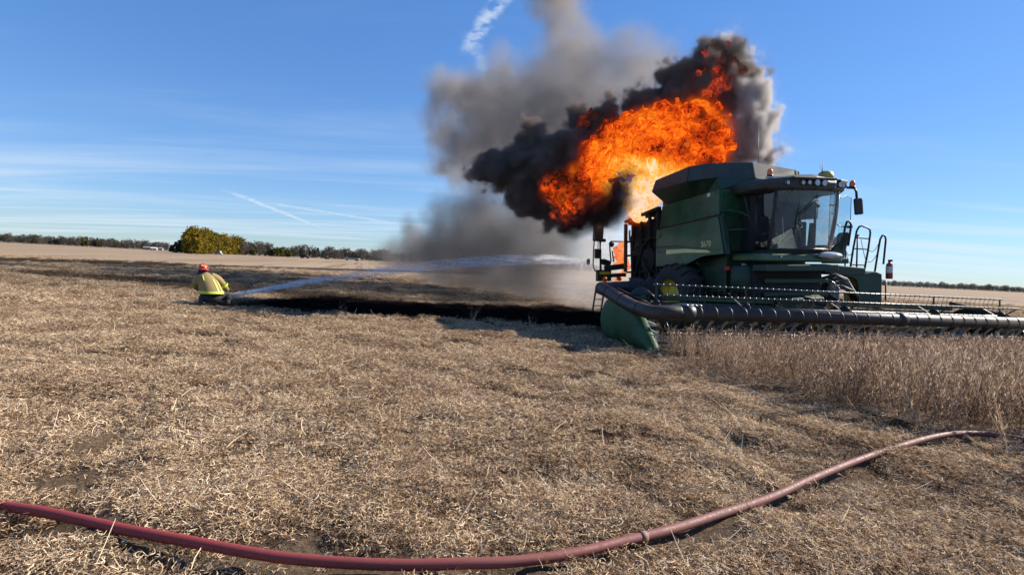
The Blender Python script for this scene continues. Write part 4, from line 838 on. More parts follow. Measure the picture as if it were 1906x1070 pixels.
# cut beans lying on the deck
def deck_crop():
    P = []; 
    for k in range(230): P.append(hloc(random.uniform(-1.3, 2.6), random.uniform(1.0, 2.3), random.uniform(.35, .85)))
    for k in range(260): P.append(hloc(random.uniform(XL + .3, XR - .3), random.uniform(.5, 1.6), random.uniform(.12, .3)))
    n = len(P); o = scatter('cut_beans', bpy.data.collections['bean_plant'], np.array([tuple(p) for p in P]), np.stack([RNG.uniform(.8, 2.0, n), RNG.normal(0, .5, n), RNG.random(n) * 6.28], 1), RNG.uniform(.5, .85, n), BEAN)
    tag(o, 'cut dry bean plants heaped on the header deck', 'cut crop', kind='stuff')
deck_crop()
# ------------------------------------------------------------------ kneeling firefighter, nozzle, hoses, water
COAT = paint('tan_turnout_coat', (0.28, 0.20, 0.075), 0.85, dust=0.12, scale=6, bump=0.4)
PANTS = paint('black_turnout_trousers', (0.016, 0.016, 0.018), 0.85, dust=0.12, scale=6, bump=0.3)
LIME = paint('lime_reflective_trim', (0.50, 0.64, 0.05), 0.5, scale=10)
HELMET = paint('red_helmet', (0.46, 0.022, 0.014), 0.3, scale=5, coat=0.4)
SKIN = paint('skin', (0.45, 0.26, 0.18), 0.6, scale=12)
GLOVE = paint('leather_glove', (0.10, 0.062, 0.035), 0.85, scale=10)
YHOSE = paint('olive_yellow_hose', (0.24, 0.21, 0.03), 0.8, dust=0.4, scale=4)
FF = ground_at(393, 571); FF.z = float(hgt(FF.x, FF.y)) + 0.03
ff_yaw = math.atan2(FF.x, FF.y)                     # local x runs across the line of sight
person = empty('person', FF, (0, 0, -ff_yaw))
tag(person, 'firefighter in tan coat and red helmet kneeling and aiming a hose', 'person')
def skin_body(name, verts, edges, radii, mat, parent, sub=2):
    me = bpy.data.meshes.new(name); me.from_pydata(verts, edges, []); o = link(name, me, mat, parent)
    md = o.modifiers.new('skin', 'SKIN'); md.use_smooth_shade = True
    for i, sv in enumerate(me.skin_vertices[0].data): sv.radius = (radii[i],) * 2 if not isinstance(radii[i], tuple) else radii[i]; sv.use_root = (i == 0)
    s = o.modifiers.new('sub', 'SUBSURF'); s.levels = sub; s.render_levels = sub
    return o
skin_v = [(-.02, 0, .30), (-.06, .03, .55), (-.14, .08, .76), (-.20, .12, .90), (-.235, .15, .99), (.03, .09, .78), (.27, .16, .58), (.40, .36, .42), (-.32, .10, .76), (-.36, .20, .52), (-.14, .42, .38), (-.16, .18, .24), (-.22, .40, .08), (-.20, -.06, .07), (.18, .16, .26), (.38, .34, .24), (.42, .02, .07)]
skin_e = [(0, 1), (1, 2), (2, 3), (3, 4), (2, 5), (5, 6), (6, 7), (2, 8), (8, 9), (9, 10), (0, 11), (11, 12), (12, 13), (0, 14), (14, 15), (15, 16)]
skin_r = [.13, .12, .12, .05, .08, .05, .045, .032, .06, .045, .032, .085, .055, .04, .085, .055, .04]
skin_body('body', skin_v, skin_e, skin_r, SKIN, person)
def ell(cx, cy, z, rx, ry, n=28, tilt=0.0): return [Vector((cx + rx * math.cos(2 * PI * k / n), cy + ry * math.sin(2 * PI * k / n), z + tilt * math.cos(2 * PI * k / n))) for k in range(n)]
CR = [(-.01, 0, .31, .33, .26, 0), (-.01, 0, .35, .33, .26, 0), (-.02, .0, .42, .31, .24, 0), (-.075, .04, .60, .28, .225, 0), (-.14, .08, .76, .26, .20, 0.01), (-.17, .10, .86, .225, .165, .01), (-.205, .12, .905, .12, .11, 0), (-.215, .125, .935, .085, .085, 0)]
coat = MB(); coat.loft([ell(*r_[:5], tilt=r_[5]) for r_ in CR], True)
coat.tube(smooth_path([(-.03, .09, .80), (.15, .10, .73), (.30, .16, .56), (.37, .27, .46), (.40, .35, .425)]), [.13, .128, .125, .12, .112, .108, .102, .096, .09, .086, .082, .078, .074, .072, .07, .07, .068][:17], 14)
coat.tube(smooth_path([(-.26, .06, .78), (-.36, .10, .68), (-.41, .19, .52), (-.30, .33, .42), (-.18, .41, .39)]), [.12, .12, .118, .115, .11, .108, .102, .096, .09, .086, .082, .078, .074, .072, .07, .07, .068][:17], 14)
coat = coat.build('coat', COAT, person)
def band(z0, z1, off, name):
    def at(z):
        for a, b in zip(CR, CR[1:]):
            if a[2] <= z <= b[2]: s = (z - a[2]) / (b[2] - a[2]); r_ = [a[i] + (b[i] - a[i]) * s for i in range(6)]; return ell(r_[0], r_[1], z, r_[3] + off, r_[4] + off, tilt=r_[5])
    MB().loft([at(z0), at((z0 + z1) / 2), at(z1)], True, False).build(name, LIME, coat)
band(.325, .395, .008, 'hem_stripe')
def back_strip(ang, z0, z1, w):
    V = []
    for z in np.linspace(z0, z1, 7):
        for a, b in zip(CR, CR[1:]):
            if a[2] <= z <= b[2]:
                s = (z - a[2]) / (b[2] - a[2]); r_ = [a[i] + (b[i] - a[i]) * s for i in range(6)]
                for da in (-w, w): t_ = ang + da; V.append((r_[0] + (r_[3] + .009) * math.cos(t_), r_[1] + (r_[4] + .009) * math.sin(t_), z))
                break
    MB().add(V, [(2 * i, 2 * i + 1, 2 * i + 3, 2 * i + 2) for i in range(len(V) // 2 - 1)]).build('back_stripe', LIME, coat)
back_strip(R(-52), .35, .74, .07); back_strip(R(-30), .35, .72, .05); back_strip(R(-80), .70, .84, .5)
MB().tube([(.285, .145, .60), (.31, .175, .545)], [.127, .124], 14, False).build('sleeve_stripe', LIME, coat)
tr = skin_body('trousers', [(-.02, 0, .30), (-.16, .18, .25), (-.22, .40, .10), (-.20, .0, .10), (.20, .12, .26), (.42, .26, .24), (.47, .0, .10), (.04, -.03, .14)], [(0, 1), (1, 2), (2, 3), (0, 4), (4, 5), (5, 6), (0, 7)], [.23, .17, .14, .12, .17, .145, .12, .21], PANTS, person)
for p in ((-.20, -.10, .06), (.44, -.04, .06)):
    MB().loft([ell(p[0], p[1] - .14, .055, .045, .03, 12), ell(p[0], p[1], .06, .055, .1, 12), ell(p[0], p[1] + .05, .16, .06, .06, 12)], True).build('boot', BLACK, person)
head = Vector((-.235, .15, .985))
hd = MB().ball(head, (.085, .10, .115), 16, 12); hd.ball(head + Vector((.0, .10, -.015)), (.018, .025, .02), 8, 6); hd.ball(head + Vector((.085, 0, -.01)), (.014, .02, .03), 8, 6); hd.ball(head + Vector((-.085, 0, -.01)), (.014, .02, .03), 8, 6); hd.build('head', SKIN, person)
for s in (-1, 1): MB().ball(head + Vector((.032 * s, .088, .01)), .012, 8, 6).build('eye', BLACK, person)
MB().box(head + Vector((0, .093, -.055)), (.045, .01, .01)).build('mouth', paint('lips', (0.35, 0.12, 0.10), 0.6), person)
hel = MB().lathe([(0, .155), (.05, .15), (.095, .12), (.122, .07), (.130, .02), (.133, 0)], head + Vector((0, -.005, .03)), 'z', 24)
hel.loft([ell(head.x, head.y - .03, head.z + .045, .135, .15, 24), ell(head.x, head.y - .04, head.z + .02, .175, .215, 24), ell(head.x, head.y - .04, head.z + .012, .175, .215, 24), ell(head.x, head.y - .03, head.z + .03, .13, .145, 24)], True, False)
hel = hel.build('helmet', HELMET, person)
for k in range(4): a = k * PI / 2 + PI / 4; MB().tube([head + Vector((0, 0, .187)), head + Vector((math.cos(a) * .08, math.sin(a) * .08, .165)), head + Vector((math.cos(a) * .13, math.sin(a) * .13, .06))], .007, 6).build('helmet_rib', HELMET, hel)
MB().prism([head + Vector((-.05, -.115, .12)), head + Vector((.05, -.115, .12)), head + Vector((.04, -.10, .155)), head + Vector((-.04, -.10, .155))], (0, -.012, -.004)).build('helmet_patch', YELLOW, hel)
MB().loft([ell(head.x, head.y - .02, head.z + .02, .115, .125, 20), ell(head.x - .01, head.y - .03, head.z - .07, .12, .13, 20), ell(head.x - .01, head.y - .04, head.z - .12, .15, .14, 20)], True, False).build('neck_flap', PANTS, person)
def glove(w, d, name):
    """palm and five curled fingers closing round the nozzle"""
    w = Vector(w); d = Vector(d).normalized(); s = d.cross(Vector((0, 0, 1))).normalized(); u = s.cross(d); g = MB()
    g.loft([[w + s * x * .034 + u * y * .018 for x, y in ((-1, -1), (1, -1), (1, 1), (-1, 1))], [w + d * .05 + s * x * .044 + u * y * .018 for x, y in ((-1, -1), (1, -1), (1, 1), (-1, 1))], [w + d * .09 + s * x * .042 + u * y * .016 for x, y in ((-1, -1), (1, -1), (1, 1), (-1, 1))]])
    for k, L_ in enumerate((.062, .072, .068, .052)):
        b = w + d * .088 + s * (-.033 + .022 * k); g.tube([b, b + d * L_ * .4 - u * .008, b + d * L_ * .62 - u * .03, b + d * L_ * .45 - u * .052], [.011, .0105, .010, .008], 8)
    b = w + d * .03 - s * .04; g.tube([b, b - s * .02 + d * .025 - u * .012, b - s * .008 + d * .045 - u * .04], [.013, .012, .009], 8)
    return g.build(name, GLOVE, person)
glove((.40, .345, .43), (.55, .35, -.1), 'glove'); glove((-.19, .41, .39), (.8, .25, -.05), 'glove')
# nozzle held in the hands
def ffw(x, y, z): return FF + Matrix.Rotation(-ff_yaw, 3, 'Z') @ Vector((x, y, z))
N0 = ffw(-.35, .36, .33); N1 = at_depth(424, 550.5, (ffw(.62, .45, .4)).y)
nd = (N1 - N0).normalized()
nozzle = empty('fire_nozzle', N0); tag(nozzle, 'black fire hose nozzle held by the kneeling firefighter', 'nozzle')
def nz(a): return tuple(nd * a)
LN = (N1 - N0).length
nb = MB().tube([nz(0), nz(.25), nz(.30), nz(LN - .22), nz(LN - .20), nz(LN - .02), nz(LN)], [.030, .030, .038, .038, .05, .062, .055], 16).build('barrel', BLACK, nozzle)
MB().tube([nz(LN - .08), nz(LN - .02)], [.066, .068], 16).build('bumper', RED, nozzle)
gp = Vector(nz(.45)); MB().tube([gp, gp + Vector((.01, 0, -.10))], [.022, .018], 10).build('pistol_grip', BLACK, nozzle)
MB().tube([gp + nd * .08 + Vector((0, 0, .03)), gp + nd * .02 + Vector((0, 0, .11)), gp + nd * .12 + Vector((0, 0, .12))], .010, 8).build('bale_handle', BLACK, nozzle)
HOSE_PATH = {}
def ground_hose(name, pts, r_, mat, label, n=14, sink=.55, lift=.012):
    P = smooth_path([Vector((p[0], p[1], 0)) for p in pts], n)
    zz = np.array([max(float(hgt(p.x + dx, p.y + dy)) for dx in (-.12, 0, .12) for dy in (-.12, 0, .12)) for p in P]); kk = np.ones(41) / 41; zz = np.convolve(np.pad(zz, 20, mode='edge'), kk, 'valid')
    for p, z_ in zip(P, zz): p.z = float(z_) + r_ * sink + lift
    o = MB().tube(P, r_, 14).build(name, mat, None); tag(o, label, 'hose'); HOSE_PATH[name] = P; return o
gp2 = lambda x, y: tuple(ground_at(x, y))[:2]
h1 = MB(); pts = [gp2(180, 566), gp2(286, 566.5), gp2(330, 566), gp2(365, 563), gp2(400, 560), gp2(440, 563), gp2(480, 563.5), gp2(510, 561), gp2(522, 556)]
o = ground_hose('attack_hose', pts, .028, YHOSE, 'olive yellow hose on the ground beside the firefighter')
def red_hose_mat():
    mt, t, o = new_mat('red_hose'); b = t.n('ShaderNodeBsdfPrincipled'); pos = t.n('ShaderNodeNewGeometry'); sp = t.n('ShaderNodeSeparateXYZ'); t.l(pos.outputs['Position'], sp.inputs[0])
    n1 = t.noise(pos.outputs['Position'], 2.2, 5, 0.6); n2 = t.noise(pos.outputs['Position'], 30, 4, 0.7)
    dirt = t.m('ADD', t.rng(sp.outputs[0], -2.0, 1.8, 0.10, 0.80), t.m('MULTIPLY', t.m('SUBTRACT', n1, .5), .55), clamp=True); dirt = t.m('MULTIPLY', dirt, t.rng(n2, .2, .75, .75, 1.0))
    t.l(t.mix(dirt, (0.24, 0.022, 0.022), (0.15, 0.088, 0.070)), b.inputs['Base Color']); t.l(t.rng(n2, .3, .7, .55, .8), b.inputs['Roughness'])
    wv = t.noise(pos.outputs['Position'], 300, 2, .5); bp = t.n('ShaderNodeBump'); bp.inputs['Strength'].default_value = .35; bp.inputs['Distance'].default_value = .002; t.l(wv, bp.inputs['Height']); t.l(bp.outputs[0], b.inputs['Normal'])
    t.l(b.outputs[0], o.inputs[0]); return mt
pts = [tuple(ground_at(x, y, 0.07))[:2] for x, y in [(-60, 940)] + HOSE_PX]
o = ground_hose('supply_hose', pts, .029, red_hose_mat(), 'faded red hose curving across the straw in the foreground', 10, 1.0, .022)
hp = HOSE_PATH['supply_hose']; ref = ground_at(1197, 996, .07); ki = min(range(2, len(hp) - 2), key=lambda i: (hp[i] - ref).length); hd_ = (hp[ki + 1] - hp[ki - 1]).normalized()
MB().tube([hp[ki] - hd_ * .022, hp[ki] + hd_ * .022], .0312, 14).build('hose_seam', paint('hose_band', (0.19, 0.11, 0.09), 0.7), o)
# water: a thin spreading stream of spray
def water_jet():
    rows = [(424, 550.5, N1.y, 2.6), (470, 543, 16.6, 3.6), (530, 532, 17.0, 4.8), (600, 520, 17.4, 6.2), (680, 509, 17.9, 7.8), (760, 499, 18.4, 9), (850, 490, 19.0, 9.5), (930, 485, 19.6, 11), (1000, 482.5, 20.2, 10), (1060, 484, 20.8, 8), (1095, 487, 21.2, 6)]
    C_ = [at_depth(x, y, Y) for x, y, Y, r_ in rows]; Rr = [r_ * Y / F_PX for x, y, Y, r_ in rows]
    mt, t, o = new_mat('water_spray'); v = t.n('ShaderNodeVolumePrincipled'); v.inputs['Color'].default_value = (.95, .95, .97, 1); v.inputs['Anisotropy'].default_value = .45
    pos = t.n('ShaderNodeNewGeometry').outputs['Position']; st = t.n('ShaderNodeMapping'); t.l(pos, st.inputs[0]); d = (C_[-1] - C_[0]).normalized()
    st.inputs['Scale'].default_value = (.6, .6, 5); n = t.noise(st.outputs[0], 1.6, 4, .6)
    t.l(t.rng(n, .38, .66, .1, 3.2), v.inputs['Density']); t.l(v.outputs[0], o.inputs['Volume'])
    P = smooth_path(C_, 4); RR_ = list(np.interp(np.linspace(0, len(Rr) - 1, len(P)), range(len(Rr)), Rr))
    jet = MB().tube(P, RR_, 14).build('water_jet', mt, None); tag(jet, 'white water spray arching from the nozzle to the harvester rear', 'water jet')
    dm, t, o = new_mat('water_drops'); df = t.n('ShaderNodeBsdfDiffuse'); df.inputs[0].default_value = (.88, .89, .93, 1); tl = t.n('ShaderNodeBsdfTranslucent'); tl.inputs[0].default_value = (.88, .89, .93, 1); mx = t.n('ShaderNodeMixShader'); mx.inputs[0].default_value = .5; t.l(df.outputs[0], mx.inputs[1]); t.l(tl.outputs[0], mx.inputs[2]); tp = t.n('ShaderNodeBsdfTransparent'); m2 = t.n('ShaderNodeMixShader'); m2.inputs[0].default_value = .42; t.l(tp.outputs[0], m2.inputs[1]); t.l(mx.outputs[0], m2.inputs[2]); t.l(m2.outputs[0], o.inputs[0])
    V = []; Fc = []
    for k in range(11000):
        s = random.random() ** 1.35 * (len(P) - 2); i = int(s); f = s - i; c = P[i].lerp(P[i + 1], f); dd = (P[i + 1] - P[i]).normalized(); r_ = RR_[i] * (1 + .1 * random.random())
        o_ = rv(.55) * r_; o_ -= dd * o_.dot(dd); c = c + o_ + Vector((0, 0, -abs(random.gauss(0, .12)) * r_ * (s / len(P))))
        L_ = random.uniform(.02, .10) * (1.3 if s < 12 else 1); w = random.uniform(.004, .011); sd = dd.cross(rv(1)).normalized() * w
        b = len(V); V += [c - dd * L_ / 2, c + sd, c + dd * L_ / 2, c - sd]; Fc.append((b, b + 1, b + 2, b + 3))
    me = bpy.data.meshes.new('spray_drops'); me.from_pydata([tuple(v) for v in V], [], Fc); o = link('spray_drops', me, dm, jet); o['kind'] = 'stuff'
water_jet()
# ------------------------------------------------------------------ distant trees, farm and vehicles
def leaf_mat(name, c0, c1, c2):
    mt, t, o = new_mat(name); at = t.n('ShaderNodeAttribute', attribute_name='tone').outputs['Fac']; rnd = t.n('ShaderNodeObjectInfo').outputs['Random']
    v = t.m('ADD', at, t.m('MULTIPLY', t.m('SUBTRACT', rnd, .5), .3), clamp=True); c = t.ramp(v, [(0, c0), (.5, c1), (1, c2)])
    d = t.n('ShaderNodeBsdfDiffuse'); t.l(c, d.inputs[0]); tr_ = t.n('ShaderNodeBsdfTranslucent'); t.l(c, tr_.inputs[0]); mx = t.n('ShaderNodeMixShader'); mx.inputs[0].default_value = .25; t.l(d.outputs[0], mx.inputs[1]); t.l(tr_.outputs[0], mx.inputs[2]); t.l(mx.outputs[0], o.inputs[0]); return mt
BARK = paint('bark', (0.075, 0.062, 0.052), 0.95, scale=2)
LEAF = {'yellow': leaf_mat('yellow_leaves', (0.07, 0.068, 0.014), (0.18, 0.14, 0.02), (0.32, 0.205, 0.025)),
        'bare': leaf_mat('bare_twigs', (0.060, 0.054, 0.050), (0.115, 0.098, 0.082), (0.19, 0.155, 0.115)),
        'olive': leaf_mat('olive_leaves', (0.035, 0.045, 0.016), (0.085, 0.088, 0.030), (0.17, 0.15, 0.05)),
        'dark': leaf_mat('dark_needles', (0.010, 0.017, 0.012), (0.022, 0.034, 0.022), (0.05, 0.06, 0.035))}
def crown_mesh(kind, h, rx, n_clump, n_leaf, leaf, base):
    V = []; Fc = []; T = []
    for k in range(n_clump):
        while True:
            p = Vector((random.uniform(-1, 1), random.uniform(-1, 1), random.uniform(-1, 1)))
            if p.length < 1 and p.length > .25: break
        if kind == 'dark': k_ = (1 - (p.z * .5 + .5)) * 1.0 + .12; c = Vector((p.x * rx * k_, p.y * rx * k_, base + (p.z * .5 + .5) * (h - base)))
        else: c = Vector((p.x * rx, p.y * rx, base + (p.z * .5 + .5) * (h - base)))
        cr = random.uniform(.14, .26) * rx; tone = min(1, max(0, random.gauss(.5, .2)))
        for j in range(n_leaf):
            q = c + rv(.5) * cr; d = rv(1).normalized(); e = d.cross(rv(1)).normalized(); L_ = leaf * random.uniform(.6, 1.4); w = L_ * (.14 if kind == 'bare' else .55)
            b = len(V); V += [q - d * L_ - e * w * .4, q + e * w, q + d * L_, q - e * w]; Fc.append((b, b + 1, b + 2, b + 3)); T.append(min(1, max(0, tone + random.gauss(0, .14))))
    me = bpy.data.meshes.new('crown'); me.from_pydata([tuple(v) for v in V], [], Fc); at = me.attributes.new('tone', 'FLOAT', 'FACE'); at.data.foreach_set('value', np.array(T, np.float32)); me.materials.append(LEAF[kind])
    return me
def trunk_mesh(h, rx, base, kind):
    mb = MB(); mb.tube([(0, 0, -.3), (.05, .02, base), (.1 * rx, 0, base + (h - base) * .5), (.05 * rx, .05 * rx, h * .93)], [h * .028, h * .022, h * .012, h * .003], 7)
    if kind != 'dark':
        for k in range(9 if kind != 'bare' else 16):
            z = random.uniform(base * .8, h * .75); th = random.random() * 2 * PI; L_ = rx * random.uniform(.6, 1.05); mb.tube([(.05, 0, z), (math.cos(th) * L_ * .5, math.sin(th) * L_ * .5, z + L_ * .45), (math.cos(th) * L_, math.sin(th) * L_, z + L_ * .9)], [h * .010, h * .006, h * .002], 5)
    o = mb.build('trunk', BARK, None); me = o.data; bpy.data.objects.remove(o); return me
TREES = {}
for kind, h, rx, nc, nl, lf, base in (('yellow', 11.5, 4.6, 110, 28, .40, -.6), ('bare', 10, 4.0, 110, 24, .55, -.2), ('olive', 8, 3.6, 80, 26, .40, -.3), ('dark', 7, 2.4, 70, 22, .34, -.2)):
    TREES[kind] = [(crown_mesh(kind, h, rx * random.uniform(.9, 1.1), nc, nl, lf, base), trunk_mesh(h, rx, base, kind)) for _ in range(3)]
HGT = {'yellow': 11.5, 'bare': 10.0, 'olive': 8.0, 'dark': 7.0}
def far_base(x, Y):
    """ground point seen at image column x, Y metres out"""
    a, b = ground_at(x, 900), CAM; d = ray(x, 461 + (x - 260) * .0496 + 20); k = Y / d.y; return Vector((d.x * k, Y, 0))
def tree(kind, x, Y, height, label, group, wide=1.0, name=None):
    cm, tm = random.choice(TREES[kind]); s = height / HGT[kind]; e = empty(name or {'yellow': 'yellow_tree', 'bare': 'bare_tree', 'olive': 'olive_tree', 'dark': 'evergreen_tree'}[kind], far_base(x, Y), (0, 0, random.random() * 6.28))
    e.scale = (s * wide, s * wide, s); tag(e, label, 'tree', group); link('crown', cm, None, e); link('trunk', tm, None, e)
ordn = ['tall first', 'second', 'third', 'fourth', 'fifth', 'sixth', 'seventh', 'eighth', 'ninth', 'last']
for i in range(10):
    s = i / 9; x = 357 + s * 82; Y = 235 + s * 215; tree('yellow', x, Y, 12.7 + 1.6 * s - (.6 if i == 0 else 0), ordn[i] + ' yellow tree counted from the left of the yellow shelterbelt', 'yellow shelterbelt trees', 0.95 + .5 * s)
for x, Y, h in ((318, 300, 4.0), (326, 290, 5.5), (334, 280, 6.5), (342, 275, 7.5), (350, 262, 6.5)): tree('dark', x, Y, h, 'dark evergreen at the left foot of the yellow shelterbelt', 'evergreens beside the yellow shelterbelt', 1.25)
g1, g2 = 'bare trees right of the yellow shelterbelt', 'far tree line'
for x, Y, h in ((446, 430, 10.5), (456, 450, 9.5), (464, 470, 11.5), (474, 460, 12), (483, 470, 12), (492, 480, 11), (499, 480, 12)): tree('bare', x, Y, h, 'bare brown tree just right of the yellow shelterbelt', g1)
for x, Y, h in ((452, 455, 4.5), (470, 450, 5), (505, 470, 6.5), (512, 470, 7.5), (520, 475, 8.5), (528, 480, 8.5), (536, 480, 6.5)): tree('olive', x, Y, h, 'round olive green tree low in the tree line right of the shelterbelt', 'olive trees in the tree line', 1.1)
x = 540
while x < 735: tree(random.choice(('bare', 'bare', 'bare', 'olive', 'dark')) if x < 600 else 'bare', x, 600 + random.uniform(-40, 60), random.uniform(8.5, 13.5), 'small grey tree in the far line between shelterbelt and smoke', g2); x += random.uniform(4.5, 8)
x = -30
while x < 318: tree('bare' if random.random() < .8 else 'olive', x, 640 + random.uniform(-40, 40), random.uniform(8, 11.5), 'small grey brown tree in the far line at the left', 'far trees at the left'); x += random.uniform(5, 9)
x = 735
while x < 1130: tree('bare', x, 700 + random.uniform(-50, 50), random.uniform(9, 12), 'far grey tree half hidden by the smoke', 'far trees behind the smoke'); x += random.uniform(9, 15)
x = 1585
while x < 1930: tree('bare', x, 900 + random.uniform(-60, 60), random.uniform(8, 11), 'tiny far tree on the horizon right of the cab', 'far trees at the right'); x += random.uniform(5, 8)
# white arched farm shed, small house, vehicles
def rect_building(name, x, Y, w, d, h, rh, wall, roofm, label, cat):
    e = empty(name, far_base(x, Y), (0, 0, R(20))); tag(e, label, cat)
    wl = MB().box((0, 0, h / 2), (w, d, h)).build('wall', wall, e); MB().prism([(-w / 2 - .3, -d / 2 - .3, h), (w / 2 + .3, -d / 2 - .3, h), (w / 2 + .3, 0, h + rh), (-w / 2 - .3, 0, h + rh)], (0, 0, .15)).prism([(-w / 2 - .3, d / 2 + .3, h), (w / 2 + .3, d / 2 + .3, h), (w / 2 + .3, 0, h + rh), (-w / 2 - .3, 0, h + rh)], (0, 0, .15)).build('roof', roofm, e)
    MB().prism([(-w / 2, -d / 2, h), (-w / 2, d / 2, h), (-w / 2, 0, h + rh)], (.1, 0, 0)).prism([(w / 2 - .1, -d / 2, h), (w / 2 - .1, d / 2, h), (w / 2 - .1, 0, h + rh)], (.1, 0, 0)).build('gable', wall, e)
    MB().box((w * .2, -d / 2 - .05, h * .4), (w * .25, .08, h * .8)).build('door', BLACK, e); MB().box((-w * .25, -d / 2 - .05, h * .6), (w * .15, .08, h * .35)).build('window', BLACK, e)
    return e
ROOFW = paint('white_metal_roof', (0.50, 0.50, 0.51), 0.5); WALLW = paint('white_siding', (0.34, 0.34, 0.33), 0.7); ROOFG = paint('grey_roof', (0.16, 0.16, 0.17), 0.8); WALLG = paint('grey_siding', (0.16, 0.16, 0.16), 0.8)
rect_building('farm_shed', 286, 560, 5.5, 5, 1.5, 1.3, WALLW, ROOFW, 'small white farm shed far away at the left of the trees', 'shed')
rect_building('farm_house', 299, 575, 3.4, 4, 1.9, 1.2, WALLW, ROOFG, 'little white house with dark roof beside the far shed', 'house')
rect_building('grey_barn', 272, 590, 5, 5, 1.8, 1.5, WALLG, ROOFG, 'low grey barn left of the far white shed', 'barn')
def car_like(name, x, Y, L_, h, body, label, cat, cabin, rot=0.0):
    e = empty(name, far_base(x, Y), (0, 0, rot)); tag(e, label, cat)
    MB().prism([(-L_ / 2, -.9, .5), (L_ / 2, -.9, .5), (L_ / 2, -.9, h * .55), (L_ * .48, -.9, h * .6), (-L_ / 2, -.9, h * .6)], (0, 1.8, 0)).build('body', body, e, .08)
    MB().prism([(cabin[0] * L_, -.82, h * .58), (cabin[1] * L_, -.82, h * .58), (cabin[1] * L_ - .3, -.75, h), (cabin[0] * L_ + .2, -.75, h)], (0, 1.6, 0)).build('cabin', body, e, .08)
    MB().prism([(cabin[0] * L_ + .25, -.90, h * .62), (cabin[1] * L_ - .25, -.90, h * .62), (cabin[1] * L_ - .45, -.86, h * .93), (cabin[0] * L_ + .35, -.86, h * .93)], (0, .02, 0)).build('window', BLACK, e)
    for wx in (-L_ * .32, L_ * .32):
        for wy in (-.85, .85): MB().lathe([(.05, -.12), (.36, -.12), (.38, 0), (.36, .12), (.05, .12)], (wx, wy, .38), 'y', 16).build('wheel', RUBBER, e)
    return e
car_like('parked_van', 406, 300, 3.6, 2.0, WALLW, 'small white van parked before the yellow shelterbelt', 'van', (-.46, .40))
car_like('pickup_truck', 277.5, 520, 5, 1.9, BLACK, 'dark pickup truck parked left of the far white shed', 'pickup', (-.1, .28))
car_like('utility_vehicle', 608, 400, 2.6, 1.8, BLACK, 'tiny dark utility vehicle far out on the field', 'vehicle', (-.3, .25))
# dark grain truck and pale trailer
e = empty('grain_truck', far_base(566, 380)); tag(e, 'dark green grain truck at the foot of the far tree line', 'truck')
MB().prism([(-2.7, -1.1, 1.0), (1.2, -1.1, 1.0), (1.4, -1.1, 2.6), (-2.9, -1.1, 2.6)], (0, 2.2, 0)).build('cargo_box', paint('truck_green', (0.012, 0.022, 0.016), 0.6), e, .05)
MB().prism([(1.45, -1.0, .7), (3.0, -1.0, .7), (3.0, -1.0, 1.5), (2.3, -1.0, 1.6), (2.0, -1.0, 2.4), (1.45, -1.0, 2.4)], (0, 2.0, 0)).build('truck_cab', BLACK, e, .06)
for wx in (-2.0, -1.1, 2.3):
    for wy in (-1.0, 1.0): MB().lathe([(.1, -.15), (.48, -.15), (.5, 0), (.48, .15), (.1, .15)], (wx, wy, .5), 'y', 16).build('wheel', RUBBER, e)
e = empty('flatbed_trailer', far_base(654, 400)); tag(e, 'long pale grey trailer standing far out on the field', 'trailer')
MB().box((0, 0, 1.35), (10.5, 2.4, .9)).build('bed', paint('pale_trailer', (0.34, 0.37, 0.38), 0.5), e, .05); MB().bar((-5.2, 0, .8), (-7.0, 0, .6), .25, .2).build('drawbar', BLACK, e)
MB().box((0, -1.215, 1.2), (9.6, .02, .12)).build('side_rail', BLACK, e)
for wx in (-3.4, 3.2, 4.3):
    for wy in (-1.1, 1.1): MB().lathe([(.1, -.15), (.43, -.15), (.45, 0), (.43, .15), (.1, .15)], (wx, wy, .45), 'y', 16).build('wheel', RUBBER, e)
# grass verge under the left-hand farm
vg = MB(); a_, b_ = far_base(-60, 520), far_base(330, 430); vg.add([a_ + Vector((0, 0, .05)), b_ + Vector((0, 0, .05)), b_ * 1.06 + Vector((0, 0, .05)), a_ * 1.06 + Vector((0, 0, .05))], [(0, 1, 2, 3)]); o = vg.build('grass_verge', paint('verge_grass', (0.11, 0.105, 0.04), .95, scale=.05), None); tag(o, kind='structure')
